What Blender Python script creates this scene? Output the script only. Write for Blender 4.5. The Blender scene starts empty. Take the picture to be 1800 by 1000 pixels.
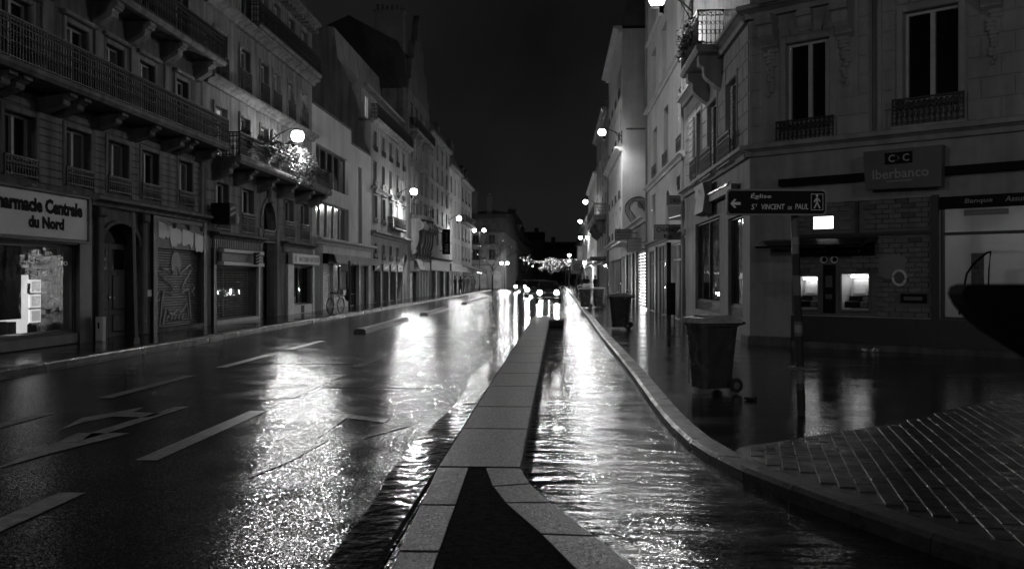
import bpy, math, random
from mathutils import Matrix, Vector
R_ = math.radians
rnd = random.Random(7)
scene = bpy.context.scene
COL = scene.collection

# ---------------------------------------------------------------- camera
cam_d = bpy.data.cameras.new('camera')
cam = bpy.data.objects.new('camera', cam_d)
COL.objects.link(cam)
cam.location = (0, 0, 1.6)
cam.rotation_euler = (R_(90), 0, math.atan(80 / 1650))
cam_d.sensor_width = 36.0
cam_d.lens = 33.0
cam_d.shift_y = -10 / 1800
cam_d.clip_start = 0.05
cam_d.clip_end = 3000
cam_d.dof.use_dof = True
cam_d.dof.focus_distance = 12.0
cam_d.dof.aperture_fstop = 3.5
scene.camera = cam

# ---------------------------------------------------------------- night sky
world = bpy.data.worlds.new('World')
scene.world = world
world.use_nodes = True
wn, wl = world.node_tree.nodes, world.node_tree.links
wn.clear()
sky = wn.new('ShaderNodeTexSky')
sky.sky_type = 'NISHITA'
sky.sun_disc = False
sky.sun_elevation = R_(-4)
sky.sun_rotation = R_(20)
bw = wn.new('ShaderNodeRGBToBW')
tcw = wn.new('ShaderNodeTexCoord')
cl = wn.new('ShaderNodeTexNoise')
cl.inputs['Scale'].default_value = 2.6
cl.inputs['Detail'].default_value = 5
cmap = wn.new('ShaderNodeMapRange')
cmap.inputs[1].default_value = 0.3
cmap.inputs[2].default_value = 0.75
cmap.inputs[3].default_value = 0.0018
cmap.inputs[4].default_value = 0.0105
addn = wn.new('ShaderNodeMath')
addn.operation = 'MULTIPLY_ADD'
addn.inputs[1].default_value = 0.02
bg = wn.new('ShaderNodeBackground')
bg.inputs['Strength'].default_value = 1.0
wo = wn.new('ShaderNodeOutputWorld')
wl.new(tcw.outputs['Generated'], cl.inputs['Vector'])
wl.new(cl.outputs['Fac'], cmap.inputs[0])
wl.new(sky.outputs[0], bw.inputs[0])
wl.new(bw.outputs[0], addn.inputs[0])
wl.new(cmap.outputs[0], addn.inputs[2])
wl.new(addn.outputs[0], bg.inputs['Color'])
wl.new(bg.outputs[0], wo.inputs[0])

scene.view_settings.view_transform = 'Standard'
scene.view_settings.look = 'None'
scene.view_settings.exposure = 0.1
scene.view_settings.gamma = 1.0
scene.view_settings.use_curve_mapping = False
scene.cycles.use_denoising = True
scene.cycles.max_bounces = 5
scene.cycles.diffuse_bounces = 2
scene.cycles.glossy_bounces = 3
scene.cycles.transmission_bounces = 3
scene.cycles.transparent_max_bounces = 8
scene.cycles.caustics_reflective = False
scene.cycles.caustics_refractive = False
scene.cycles.sample_clamp_indirect = 3.0
scene.cycles.blur_glossy = 0.5
LAMP = 1250.0          # watts of a street lamp

# ---------------------------------------------------------------- materials
MAT = {}
def mat(name, v=.3, rough=.75, var=.25, scale=1.2, bump=0., bscale=30., metal=0., emit=0., rvar=.0,
        spec=.5, stretch=(1, 1, 1), bdist=.02, rscale=None, detail=5, coat=0., glint=None, streak=0.):
    m = bpy.data.materials.new(name)
    m.use_nodes = True
    n, l = m.node_tree.nodes, m.node_tree.links
    p = n['Principled BSDF']
    p.inputs['Roughness'].default_value = rough
    p.inputs['Metallic'].default_value = metal
    p.inputs['Specular IOR Level'].default_value = spec
    if coat:
        p.inputs['Coat Weight'].default_value = coat
        p.inputs['Coat Roughness'].default_value = .08
    g = n.new('ShaderNodeNewGeometry')
    mp = n.new('ShaderNodeMapping')
    mp.inputs['Scale'].default_value = stretch
    l.new(g.outputs['Position'], mp.inputs['Vector'])
    a = n.new('ShaderNodeTexNoise')
    a.inputs['Scale'].default_value = scale
    a.inputs['Detail'].default_value = detail
    a.inputs['Roughness'].default_value = .65
    l.new(mp.outputs[0], a.inputs['Vector'])
    r = n.new('ShaderNodeMapRange')
    r.inputs[1].default_value = .3
    r.inputs[2].default_value = .7
    r.inputs[3].default_value = v * (1 - var)
    r.inputs[4].default_value = min(.9, v * (1 + var))
    l.new(a.outputs['Fac'], r.inputs[0])
    out = r.outputs[0]
    if streak:                                  # soot and rain streaks down the wall
        m2 = n.new('ShaderNodeMapping')
        m2.inputs['Scale'].default_value = (2.2, 2.2, .16)
        l.new(g.outputs['Position'], m2.inputs['Vector'])
        a2 = n.new('ShaderNodeTexNoise')
        a2.inputs['Scale'].default_value = 1.6
        a2.inputs['Detail'].default_value = 6
        l.new(m2.outputs[0], a2.inputs['Vector'])
        r2_ = n.new('ShaderNodeMapRange')
        r2_.inputs[1].default_value = .35
        r2_.inputs[2].default_value = .62
        r2_.inputs[3].default_value = 1 - streak
        r2_.inputs[4].default_value = 1.05
        l.new(a2.outputs['Fac'], r2_.inputs[0])
        mu = n.new('ShaderNodeMath')
        mu.operation = 'MULTIPLY'
        l.new(out, mu.inputs[0])
        l.new(r2_.outputs[0], mu.inputs[1])
        out = mu.outputs[0]
    l.new(out, p.inputs['Base Color'])
    if rvar:
        b = n.new('ShaderNodeTexNoise')
        b.inputs['Scale'].default_value = rscale or scale * .7
        b.inputs['Detail'].default_value = 4
        l.new(mp.outputs[0], b.inputs['Vector'])
        q = n.new('ShaderNodeMapRange')
        q.inputs[1].default_value = .35
        q.inputs[2].default_value = .65
        q.inputs[3].default_value = max(.02, rough - rvar)
        q.inputs[4].default_value = min(1, rough + rvar)
        l.new(b.outputs['Fac'], q.inputs[0])
        l.new(q.outputs[0], p.inputs['Roughness'])
    if bump:
        c = n.new('ShaderNodeTexNoise')
        c.inputs['Scale'].default_value = bscale
        c.inputs['Detail'].default_value = 4
        l.new(mp.outputs[0], c.inputs['Vector'])
        d = n.new('ShaderNodeBump')
        d.inputs['Strength'].default_value = bump
        d.inputs['Distance'].default_value = bdist
        l.new(c.outputs['Fac'], d.inputs['Height'])
        l.new(d.outputs[0], p.inputs['Normal'])
    if glint:                                   # wet aggregate: every little stone tilts its own way
        prev = None
        for gs, gk in glint:
            vo = n.new('ShaderNodeTexVoronoi')
            vo.inputs['Scale'].default_value = gs
            l.new(g.outputs['Position'], vo.inputs['Vector'])
            sb = n.new('ShaderNodeVectorMath')
            sb.operation = 'SUBTRACT'
            sb.inputs[1].default_value = (.5, .5, .5)
            l.new(vo.outputs['Color'], sb.inputs[0])
            sc_ = n.new('ShaderNodeVectorMath')
            sc_.operation = 'SCALE'
            sc_.inputs['Scale'].default_value = gk
            l.new(sb.outputs[0], sc_.inputs[0])
            ad = n.new('ShaderNodeVectorMath')
            ad.operation = 'ADD'
            l.new(sc_.outputs[0], ad.inputs[0])
            l.new(prev if prev is not None else (d.outputs[0] if bump else g.outputs['Normal']), ad.inputs[1])
            prev = ad.outputs[0]
        nm = n.new('ShaderNodeVectorMath')
        nm.operation = 'NORMALIZE'
        l.new(prev, nm.inputs[0])
        l.new(nm.outputs[0], p.inputs['Normal'])
    if emit:
        p.inputs['Emission Color'].default_value = (1, 1, 1, 1)
        p.inputs['Emission Strength'].default_value = emit
    MAT[name] = m
    return m

mat('stone', .22, .8, .3, 1.3, .4, 25, streak=.5)
mat('stone_dark', .14, .8, .3, 1.3, .4, 25, streak=.5)
mat('stone_pale', .36, .8, .22, 1.0, .3, 25, streak=.45)
mat('bank_stone', .36, .75, .18, 1.5, .25, 30, streak=.2)
mat('plaster_white', .62, .85, .16, .6, .2, 20, streak=.1)
mat('plaster_grey', .35, .85, .2, .6, .2, 20, streak=.4)
mat('plaster_dim', .2, .85, .25, .6, .2, 20)
mat('zinc', .09, .5, .3, 1.5, .1, 8)
mat('tile_dark', .05, .7, .3, 3)
mat('iron', .01, .5, .3, 6, spec=.6)
mat('frame_pale', .55, .5, .15, 4)
mat('frame_dark', .05, .5, .2, 4)
mat('shutter_pale', .5, .6, .15, 3)
mat('wood_dark', .05, .45, .4, 5, stretch=(4, 4, .5), bump=.15, bscale=20)
mat('shop_dark', .045, .45, .3, 3)
mat('shop_mid', .14, .55, .25, 3)
mat('shop_pale', .55, .5, .15, 2)
mat('roller', .12, .42, .25, 4, metal=.4)
mat('roller_pale', .55, .4, .2, 4, metal=.2)
mat('steel', .45, .3, .2, 6, metal=.9, rvar=.1)
mat('sign_white', .85, .45, .08, 2)
mat('sign_grey', .22, .5, .12, 3)
mat('sign_black', .007, .6, .2, 4, spec=.15)
mat('sign_mid', .11, .45, .12, 4)
mat('letter_black', .004, .7, .1, spec=.1)
mat('letter_white', .75, .5, .05)
mat('letter_grey', .38, .5, .05)
mat('chalk', .38, .9, .3, 20)
mat('paper', .5, .8, .3, 5, bump=.5, bscale=9)
mat('canvas_pale', .55, .8, .25, 2, bump=.4, bscale=6)
mat('canvas_dark', .12, .8, .3, 2, bump=.4, bscale=6)
mat('plastic_bin', .055, .22, .35, 7, bump=.12, bscale=60, rvar=.1)
mat('plastic_lid', .34, .3, .35, 9, bump=.25, bscale=50, rvar=.12)
mat('rubber', .015, .6, .2, 8)
mat('brick_a', .17, .6, .25, 6, bump=.3, bscale=50)
mat('brick_b', .2, .6, .25, 6, bump=.3, bscale=50)
mat('brick_c', .09, .6, .25, 6, bump=.3, bscale=50)
mat('bank_base', .045, .5, .2, 2)
mat('granite', .015, .4, .75, 24, bump=.1, bscale=40, rvar=.06, rscale=45, bdist=.01, detail=8, glint=((130, .28),))
mat('kerb_granite', .03, .38, .6, 18, glint=((130, .22),), bump=.4, bscale=10, rvar=.12, rscale=2.5, bdist=.012, detail=8)
mat('paver', .009, .34, .6, 9, glint=((130, .2),), bump=.35, bscale=12, rvar=.12, rscale=4)
mat('paver_bed', .02, .24, .4, 20, bump=.3, bscale=70)
mat('concrete', .12, .5, .35, 6, bump=.4, bscale=40)
mat('paint', .2, .36, .75, 9, detail=8, glint=((135, .25),))
mat('paint_worn', .075, .2, .8, 14, detail=8, glint=((135, .28),))
mat('car_paint', .04, .2, .1, 4, coat=.6)
mat('car_dark', .012, .3, .2, 4)
mat('coat_a', .03, .8, .3, 6)
mat('coat_b', .07, .8, .3, 6)
mat('skin', .3, .6, .1, 6)
mat('leaf', .03, .5, .45, 7)
mat('leaf_pale', .035, .45, .5, 9)
mat('bark', .05, .8, .4, 9, bump=.4, bscale=20)
mat('pot', .1, .7, .3, 5)
mat('card_a', .5, .6, .4, 9)
mat('card_b', .22, .6, .4, 9)
mat('interior', .3, .8, .3, 2)
mat('interior_dark', .04, .7, .4, 2)
mat('black_gloss', .008, .18, .1, 5)
mat('lamp_globe', .8, .4, .0, emit=30)
mat('matte_black', .004, .8, .2, 5, spec=.1)
mat('burner_black', .0006, 1, .1, 5, spec=0.)
mat('headlight', .8, .4, .0, emit=60)
mat('lit_panel', .8, .5, .1, emit=3.0)
mat('lit_strip', .8, .5, .0, emit=6.0)
mat('lit_poster', .5, .5, .2, 6, emit=.32)
mat('lit_box', .8, .5, .1, emit=.6)
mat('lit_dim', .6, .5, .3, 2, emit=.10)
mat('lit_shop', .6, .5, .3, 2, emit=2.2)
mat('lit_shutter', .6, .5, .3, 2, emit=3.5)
mat('lit_cafe', .8, .5, .1, emit=14)
mat('fairy', .8, .5, .0, emit=7)
mat('window_lit', .6, .6, .3, 3, emit=.26)
mat('screen_dim', .4, .4, .3, 20, emit=.10)
# wet ground
mat('asphalt', .005, .15, .45, 28, rvar=.05, rscale=1.2, spec=.6, detail=6, glint=((125, .25),))
mat('asphalt_lane', .004, .15, .4, 14, bump=.72, bscale=3.8, rvar=.09, rscale=1.3, stretch=(.6, 1.5, 1), bdist=.03, spec=.6, glint=((120, .12),))
mat('asphalt_fill', .014, .9, .6, 20, spec=.02, glint=((120, .3),))
mat('gutter_water', .004, .09, .3, 10, bump=.5, bscale=7, rvar=.03, stretch=(1.0, .9, 1), bdist=.022, spec=.5)
mat('pavement_wet', .018, .12, .45, 9, bump=.2, bscale=5.5, rvar=.08, rscale=.9, stretch=(.6, 1.3, 1), bdist=.02, spec=.5, glint=((120, .07),))

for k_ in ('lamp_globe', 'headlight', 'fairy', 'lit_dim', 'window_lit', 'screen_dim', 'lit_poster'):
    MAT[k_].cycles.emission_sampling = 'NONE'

def glass_mat(name, base, rough, see):
    m = bpy.data.materials.new(name)
    m.use_nodes = True
    n, l = m.node_tree.nodes, m.node_tree.links
    p = n['Principled BSDF']
    p.inputs['Base Color'].default_value = (base, base, base, 1)
    p.inputs['Roughness'].default_value = rough
    p.inputs['IOR'].default_value = 1.52
    g = n.new('ShaderNodeNewGeometry')
    t = n.new('ShaderNodeTexNoise')
    t.inputs['Scale'].default_value = 1.7
    l.new(g.outputs['Position'], t.inputs['Vector'])
    b = n.new('ShaderNodeBump')
    b.inputs['Strength'].default_value = .12
    b.inputs['Distance'].default_value = .05
    l.new(t.outputs['Fac'], b.inputs['Height'])
    l.new(b.outputs[0], p.inputs['Normal'])
    if see:
        tr = n.new('ShaderNodeBsdfTransparent')
        tr.inputs[0].default_value = (see, see, see, 1)
        gl = n.new('ShaderNodeBsdfGlossy')
        gl.inputs['Roughness'].default_value = rough
        l.new(b.outputs[0], gl.inputs['Normal'])
        fr = n.new('ShaderNodeFresnel')
        fr.inputs['IOR'].default_value = 1.55
        mx = n.new('ShaderNodeMixShader')
        l.new(fr.outputs[0], mx.inputs[0])
        l.new(tr.outputs[0], mx.inputs[1])
        l.new(gl.outputs[0], mx.inputs[2])
        l.new(mx.outputs[0], n['Material Output'].inputs['Surface'])
    MAT[name] = m
glass_mat('pane_dark', .008, .05, 0)
glass_mat('pane_curtain', .07, .1, 0)
glass_mat('shop_glass', .02, .03, .9)

# ---------------------------------------------------------------- mesh helpers
class MB:
    def __init__(self):
        self.v, self.f = [], []
    def add(self, vs, fs):
        o = len(self.v)
        self.v += [tuple(p) for p in vs]
        self.f += [tuple(i + o for i in q) for q in fs]
        return self
    def box(self, x0, x1, y0, y1, z0, z1):
        return self.add([(x0, y0, z0), (x1, y0, z0), (x1, y1, z0), (x0, y1, z0), (x0, y0, z1), (x1, y0, z1), (x1, y1, z1), (x0, y1, z1)],
                        [(0, 3, 2, 1), (4, 5, 6, 7), (0, 1, 5, 4), (1, 2, 6, 5), (2, 3, 7, 6), (3, 0, 4, 7)])
    def cbox(self, x0, x1, y0, y1, z0, z1, c=.02):      # box with chamfered vertical and front edges (faces -y)
        c = min(c, (x1 - x0) * .4, (z1 - z0) * .4, (y1 - y0) * .8)
        return self.add([(x0, y1, z0), (x1, y1, z0), (x1, y1, z1), (x0, y1, z1),
                         (x0, y0 + c, z0), (x1, y0 + c, z0), (x1, y0 + c, z1), (x0, y0 + c, z1),
                         (x0 + c, y0, z0 + c), (x1 - c, y0, z0 + c), (x1 - c, y0, z1 - c), (x0 + c, y0, z1 - c)],
                        [(0, 1, 2, 3)[::-1], (8, 9, 10, 11), (4, 5, 9, 8), (5, 6, 10, 9), (6, 7, 11, 10), (7, 4, 8, 11),
                         (0, 1, 5, 4), (1, 2, 6, 5), (2, 3, 7, 6), (3, 0, 4, 7)])
    def prism(self, poly, a0, a1, axis='y'):             # polygon (p,q) swept along an axis
        n = len(poly)
        def pt(p, q, a):
            return {'y': (p, a, q), 'x': (a, p, q), 'z': (p, q, a)}[axis]
        vs = [pt(p, q, a0) for p, q in poly] + [pt(p, q, a1) for p, q in poly]
        fs = [tuple(range(n)), tuple(range(2 * n - 1, n - 1, -1))]
        fs += [(i, i + n, (i + 1) % n + n, (i + 1) % n) for i in range(n)]
        return self.add(vs, fs)
    def tube(self, pts, r, n=5, closed=False):
        pts = [Vector(p) for p in pts]
        rs = r if isinstance(r, (list, tuple)) else [r] * len(pts)
        o, k = [], len(pts)
        for i, p in enumerate(pts):
            a = pts[(i - 1) % k] if (i or closed) else p
            b = pts[(i + 1) % k] if (i < k - 1 or closed) else p
            d = (b - a).normalized()
            u = d.cross(Vector((0, 0, 1)))
            if u.length < .05:
                u = d.cross(Vector((1, 0, 0)))
            u.normalize()
            w = d.cross(u)
            o += [p + (u * math.cos(t) + w * math.sin(t)) * rs[i] for t in [2 * math.pi * j / n for j in range(n)]]
        fs = []
        for i in range(k if closed else k - 1):
            for j in range(n):
                i2 = (i + 1) % k
                fs.append((i * n + j, i * n + (j + 1) % n, i2 * n + (j + 1) % n, i2 * n + j))
        if not closed:
            fs += [tuple(range(n))[::-1], tuple(range((k - 1) * n, k * n))]
        return self.add(o, fs)
    def lathe(self, prof, n=12, c=(0, 0), axis='z'):     # profile of (r, h)
        vs, fs = [], []
        for r, hh in prof:
            for j in range(n):
                t = 2 * math.pi * j / n
                p = (r * math.cos(t), r * math.sin(t), hh)
                if axis == 'x':
                    p = (p[2], p[0], p[1])
                if axis == 'y':
                    p = (p[0], p[2], p[1])
                vs.append((p[0] + c[0], p[1] + c[1], p[2] + (c[2] if len(c) > 2 else 0)))
        for i in range(len(prof) - 1):
            for j in range(n):
                fs.append((i * n + j, i * n + (j + 1) % n, (i + 1) * n + (j + 1) % n, (i + 1) * n + j))
        fs += [tuple(range(n))[::-1], tuple(range((len(prof) - 1) * n, len(prof) * n))]
        return self.add(vs, fs)
    def blob(self, c, r, n=6, m=8):
        rx, ry, rz = r if isinstance(r, (tuple, list)) else (r, r, r)
        o = len(self.v)
        self.lathe([(math.sin(math.pi * (i + .02) / (n + .04)), -math.cos(math.pi * (i + .02) / (n + .04))) for i in range(n + 1)], m)
        self.v[o:] = [(x * rx + c[0], y * ry + c[1], z * rz + c[2]) for x, y, z in self.v[o:]]
        return self
    def leaf(self, c, size, rr):
        d = Vector((rr.gauss(0, 1), rr.gauss(0, 1), rr.gauss(0, 1))).normalized()
        u = d.cross(Vector((rr.gauss(0, 1), rr.gauss(0, 1), rr.gauss(0, 1)))).normalized()
        w = d.cross(u)
        c = Vector(c)
        return self.add([c - u * size, c + w * size * .45, c + u * size + d * size * .3, c - w * size * .45], [(0, 1, 2, 3)])
    def mesh(self, name, smooth=False):
        me = bpy.data.meshes.new(name)
        me.from_pydata(self.v, [], self.f)
        if smooth:
            me.polygons.foreach_set('use_smooth', [True] * len(me.polygons))
        me.update()
        return me
    def build(self, name, material, parent=None, M=None, smooth=False, kind=None):
        return obj(name, self.mesh(name, smooth), material, parent, M, kind)

def obj(name, me, material=None, parent=None, M=None, kind=None):
    if material is not None and not me.materials:
        me.materials.append(MAT[material])
    o = bpy.data.objects.new(name, me)
    COL.objects.link(o)
    if parent is not None:
        o.parent = parent
    if M is not None:
        o.matrix_local = M
    if kind:
        o['kind'] = kind
    return o
def T(x, y=0., z=0.):
    return Matrix.Translation((x, y, z))
def RZ(a):
    return Matrix.Rotation(a, 4, 'Z')
def tag(o, label, cat, group=None):
    o['label'] = label
    o['category'] = cat
    if group:
        o['group'] = group
    return o
def thing(name, label, cat, loc=(0, 0, 0), rz=0., group=None):
    o = bpy.data.objects.new(name, None)
    COL.objects.link(o)
    o.location = loc
    o.rotation_euler = (0, 0, rz)
    return tag(o, label, cat, group)
def copy_tree(o, parent=None):
    c = o.copy()
    COL.objects.link(c)
    c.parent = parent
    for ch in list(o.children):
        copy_tree(ch, c)
    return c
def text_mesh(s, width=None, height=None, bold=0., extrude=.004, shear=0., key=None):
    cu = bpy.data.curves.new('lettering', 'FONT')
    cu.body = s
    cu.extrude = extrude
    cu.offset = bold
    cu.shear = shear
    cu.resolution_u = 2
    o = bpy.data.objects.new('lettering', cu)
    COL.objects.link(o)
    dg = bpy.context.evaluated_depsgraph_get()
    me = bpy.data.meshes.new_from_object(o.evaluated_get(dg))
    bpy.data.objects.remove(o)
    xs = [v.co.x for v in me.vertices]
    ys = [v.co.y for v in me.vertices]
    w, hh = max(xs) - min(xs), max(ys) - min(ys)
    sx = (width / w) if width else height / hh
    sy = (height / hh) if height else sx
    x0, y0 = min(xs), min(ys)
    for v in me.vertices:                                # stand the text up in the x-z plane, facing -y
        x, y, z = v.co
        v.co = ((x - x0) * sx, -z, (y - y0) * sy)
    me.name = 'lettering'
    return me

# ---------------------------------------------------------------- facades
class Fac:
    """local frame of a facade: x along it, -y out to the street, z up"""
    def __init__(self, root, M, conv=lambda v: v):
        self.root, self.M, self.conv = root, M, conv
    def iv(self, a, b):
        a, b = self.conv(a), self.conv(b)
        return (a, b) if a < b else (b, a)
    def at(self, s, d=0., z=0.):
        return self.M @ T(s, -d, z)
    def box(self, name, a, b, d0, d1, z0, z1, m, parent=None, c=0.):
        a, b = self.iv(a, b)
        mb = MB()
        if c:
            mb.cbox(0, b - a, -d1, -d0, 0, z1 - z0, c)
        else:
            mb.box(0, b - a, -d1, -d0, 0, z1 - z0)
        if parent is not None:
            return mb.build(name, m, parent, T(a - parent['fs'], parent['fd'], z0 - parent['fz']) if 'fs' in parent else T(a, 0, z0))
        return mb.build(name, m, self.root, self.at(a, 0, z0))

WM = {}
def cached(key, fn):
    if key not in WM:
        WM[key] = fn()
    return WM[key]

def wall(F, a, b, z0, z1, holes, m, deep=9., rev=.32, name='wall', back=True):
    a, b = F.iv(a, b)
    H = [(*F.iv(h[0], h[1]), h[2], h[3]) for h in holes]
    S = sorted({a, b, *[x for h in H for x in h[:2]]})
    Z = sorted({z0, z1, *[x for h in H for x in h[2:]]})
    S = [s for s in S if a <= s <= b]
    Z = [z for z in Z if z0 <= z <= z1]
    mb = MB()
    for i in range(len(S) - 1):
        for j in range(len(Z) - 1):
            cs, cz = (S[i] + S[i + 1]) / 2, (Z[j] + Z[j + 1]) / 2
            if any(h[0] < cs < h[1] and h[2] < cz < h[3] for h in H):
                continue
            mb.add([(S[i], 0, Z[j]), (S[i + 1], 0, Z[j]), (S[i + 1], 0, Z[j + 1]), (S[i], 0, Z[j + 1])], [(0, 1, 2, 3)])
    for p, q, u, w in H:
        mb.add([(p, 0, u), (q, 0, u), (q, 0, w), (p, 0, w), (p, rev, u), (q, rev, u), (q, rev, w), (p, rev, w)],
               [(0, 4, 5, 1), (1, 5, 6, 2), (2, 6, 7, 3), (3, 7, 4, 0)])
    mb.add([(a, 0, z0), (b, 0, z0), (b, deep, z0), (a, deep, z0), (a, 0, z1), (b, 0, z1), (b, deep, z1), (a, deep, z1)],
           [(4, 5, 6, 7), (1, 2, 6, 5), (2, 3, 7, 6), (3, 0, 4, 7)] if back else [(4, 5, 6, 7)])
    return mb.build(name, m, F.root, F.M)

def frame_mesh(w, h, mull, trans, t=.055):
    def fn():
        mb = MB()
        mb.box(0, t, -.05, .02, 0, h).box(w - t, w, -.05, .02, 0, h).box(t, w - t, -.05, .02, 0, t).box(t, w - t, -.05, .02, h - t, h)
        k = mull + 1
        for i in range(1, k):
            x = w * i / k
            mb.box(x - t * .8, x + t * .8, -.06, .01, t, h - t)
        for z in trans:
            for i in range(k):
                x0 = w * i / k + (t if i == 0 else t * .8)
                x1 = w * (i + 1) / k - (t if i == k - 1 else t * .8)
                mb.box(x0, x1, -.045, .005, h * z - t * .35, h * z + t * .35)
        return mb.mesh('window')
    return cached(('f', round(w, 2), round(h, 2), mull, tuple(trans), t), fn)
def rail_mesh(w, h, style=0):
    def fn():
        mb = MB()
        mb.box(0, w, -.02, .02, h - .035, h)
        mb.box(0, w, -.012, .012, .03, .055).box(0, w, -.012, .012, h - .16, h - .14)
        n = max(2, round(w / .105))
        for i in range(n + 1):
            x = min(w - .011, max(.011, w * i / n))
            mb.box(x - .011, x + .011, -.011, .011, 0, h - .035)
        for i in range(n):
            x = w * (i + .5) / n
            r = w / n * .42
            for zc, rr in ((h * .36, r), (h * .62, r * .8), (h - .092, .036)):
                pts = [(x + rr * math.cos(t), 0, zc + rr * 1.25 * math.sin(t)) for t in [2 * math.pi * q / 6 for q in range(6)]]
                mb.tube(pts, .0115, 3, True)
        return mb.mesh('railing')
    return cached(('r', round(w, 2), round(h, 2), style), fn)
def pane_mesh(w, h):
    return cached(('p', round(w, 3), round(h, 3)), lambda: MB().box(0, w, 0, .012, 0, h).mesh('pane'))

def window(F, a, b, z0, z1, inset=.2, glass='pane_dark', mull=1, trans=(), fm='frame_pale', rail=0., railm='iron', surround='',
           shutter='', sill='', sm='stone', curtain=False):
    a, b = F.iv(a, b)
    w, h = b - a, z1 - z0
    t = .055
    me = frame_mesh(w, h, mull, trans)
    if not me.materials:
        me.materials.append(MAT[fm])
    o = obj('window', me, None, F.root, F.at(a, -inset, z0))
    if me.materials[0] != MAT[fm]:
        o.material_slots[0].link = 'OBJECT'
        o.material_slots[0].material = MAT[fm]
    if glass == 'pane_dark' and rnd.random() < .28:
        glass = 'pane_curtain'
    k = mull + 1
    for i in range(k):
        x0 = w * i / k + .03
        x1 = w * (i + 1) / k - .03
        pm = pane_mesh(x1 - x0, h - .06)
        if not pm.materials:
            pm.materials.append(MAT[glass])
        p = obj('pane', pm, None, o, T(x0, .0, .03) @ Matrix.Rotation(rnd.uniform(-.006, .006), 4, 'Z') @ Matrix.Rotation(rnd.uniform(-.006, .006), 4, 'X'))
        if pm.materials[0] != MAT[glass]:
            p.material_slots[0].link = 'OBJECT'
            p.material_slots[0].material = MAT[glass]
    if rail:
        rm = rail_mesh(w + .12, rail)
        if not rm.materials:
            rm.materials.append(MAT[railm])
        obj('railing', rm, None, o, T(-.06, -inset - .07, .0))
    if surround:
        s_ = .13
        mb = MB()
        mb.cbox(-s_, -.003, -inset - .045, -inset - .002, 0, h + s_, .02).cbox(w + .003, w + s_, -inset - .045, -inset - .002, 0, h + s_, .02)
        mb.cbox(-.003, w + .003, -inset - .045, -inset - .002, h + .003, h + s_, .02)
        if surround == 'hood':
            mb.cbox(-s_ - .1, w + s_ + .1, -inset - .16, -inset - .002, h + s_ + .01, h + s_ + .11, .03)
        if surround == 'pediment':
            mb.prism([(-s_ - .12, h + s_ + .02), (w + s_ + .12, h + s_ + .02), (w / 2, h + s_ + .42)], -inset - .17, -inset - .002, 'y')
        mb.build('surround', sm, o)
    if sill:
        MB().cbox(-.12, w + .12, -inset - .13, -.06, -.09, -.002, .02).build('sill', sill, o)
    if shutter:
        for sx in ((-w * .5 - .02, -.02), (w + .02, w * 1.5 + .02)):
            mb = MB()
            y = -inset - .05
            mb.box(sx[0], sx[0] + .05, y, y + .04, 0, h).box(sx[1] - .05, sx[1], y, y + .04, 0, h)
            n = int(h / .09)
            for q in range(n):
                z = h * q / n
                mb.add([(sx[0] + .05, y, z), (sx[1] - .05, y, z), (sx[1] - .05, y + .03, z + .085), (sx[0] + .05, y + .03, z + .085)], [(0, 1, 2, 3)])
            mb.build('shutter', shutter, o)
    return o

def cornice(F, a, b, z, h=.22, d=.22, m='stone', name='cornice', dent=0):
    a, b = F.iv(a, b)
    mb = MB()
    mb.prism([(0, 0), (-d * .35, 0), (-d * .45, h * .35), (-d * .8, h * .55), (-d, h * .6), (-d, h * .92), (-d * .9, h), (0, h)], 0, b - a, 'x')
    if dent:
        n = int((b - a) / dent)
        for i in range(n):
            x = (i + .5) * (b - a) / n
            mb.box(x - dent * .25, x + dent * .25, -d * .75, .0, -h * .35, -.002)
    return mb.build(name, m, F.root, F.at(a, 0, z))

def console(F, s, d, zt, h, w=.22, m='stone', name='bracket', parent=None):
    """scroll bracket under a balcony: thick at the top, curling down to the wall"""
    prof = [(0, 0)]
    for i in range(9):
        t = i / 8
        prof.append((-d * (1 - t) ** .6 * (1 - .12 * math.sin(t * 9)), -h * (.18 + .82 * t)))
    prof[0] = (-d, 0)
    prof = [(0, 0)] + prof + [(0, -h)]
    mb = MB().prism(prof, -w / 2, w / 2, 'x')
    mb.tube([(-w * .56, -d * .82, -h * .18), (w * .56, -d * .82, -h * .18)], h * .13, 8)
    mb.tube([(-w * .54, -d * .2, -h * .82), (w * .54, -d * .2, -h * .82)], h * .09, 8)
    return mb.build(name, m, F.root, F.at(s, 0, zt))

def balcony(F, a, b, z, d=.8, th=.16, rail=.85, m='stone', br=(), bh=.5, railm='iron', bw_=.22):
    """z is the top of the slab"""
    a, b = F.iv(a, b)
    L = b - a
    mb = MB().prism([(0, -th), (-d + .06, -th), (-d, -th * .55), (-d, -.02), (-d + .02, 0), (0, 0)], 0, L, 'x')
    o = mb.build('balcony', m, F.root, F.at(a, 0, z))
    rb = MB()
    me = rail_mesh(L - .06, rail, 1)
    def rl(M_, w):
        mm = rail_mesh(w, rail, 1)
        if not mm.materials:
            mm.materials.append(MAT[railm])
        return obj('railing', mm, None, o, M_)
    rl(T(.03, -d + .05, .002), L - .06)
    rl(T(.03, -d + .05, .002) @ RZ(R_(90)), d - .06)
    rl(T(L - .03, -d + .05, .002) @ RZ(R_(90)), d - .06)
    for s in br:
        console(F, F.conv(s), d * .82, z - th - .003, bh, bw_, m)
    return o

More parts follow.
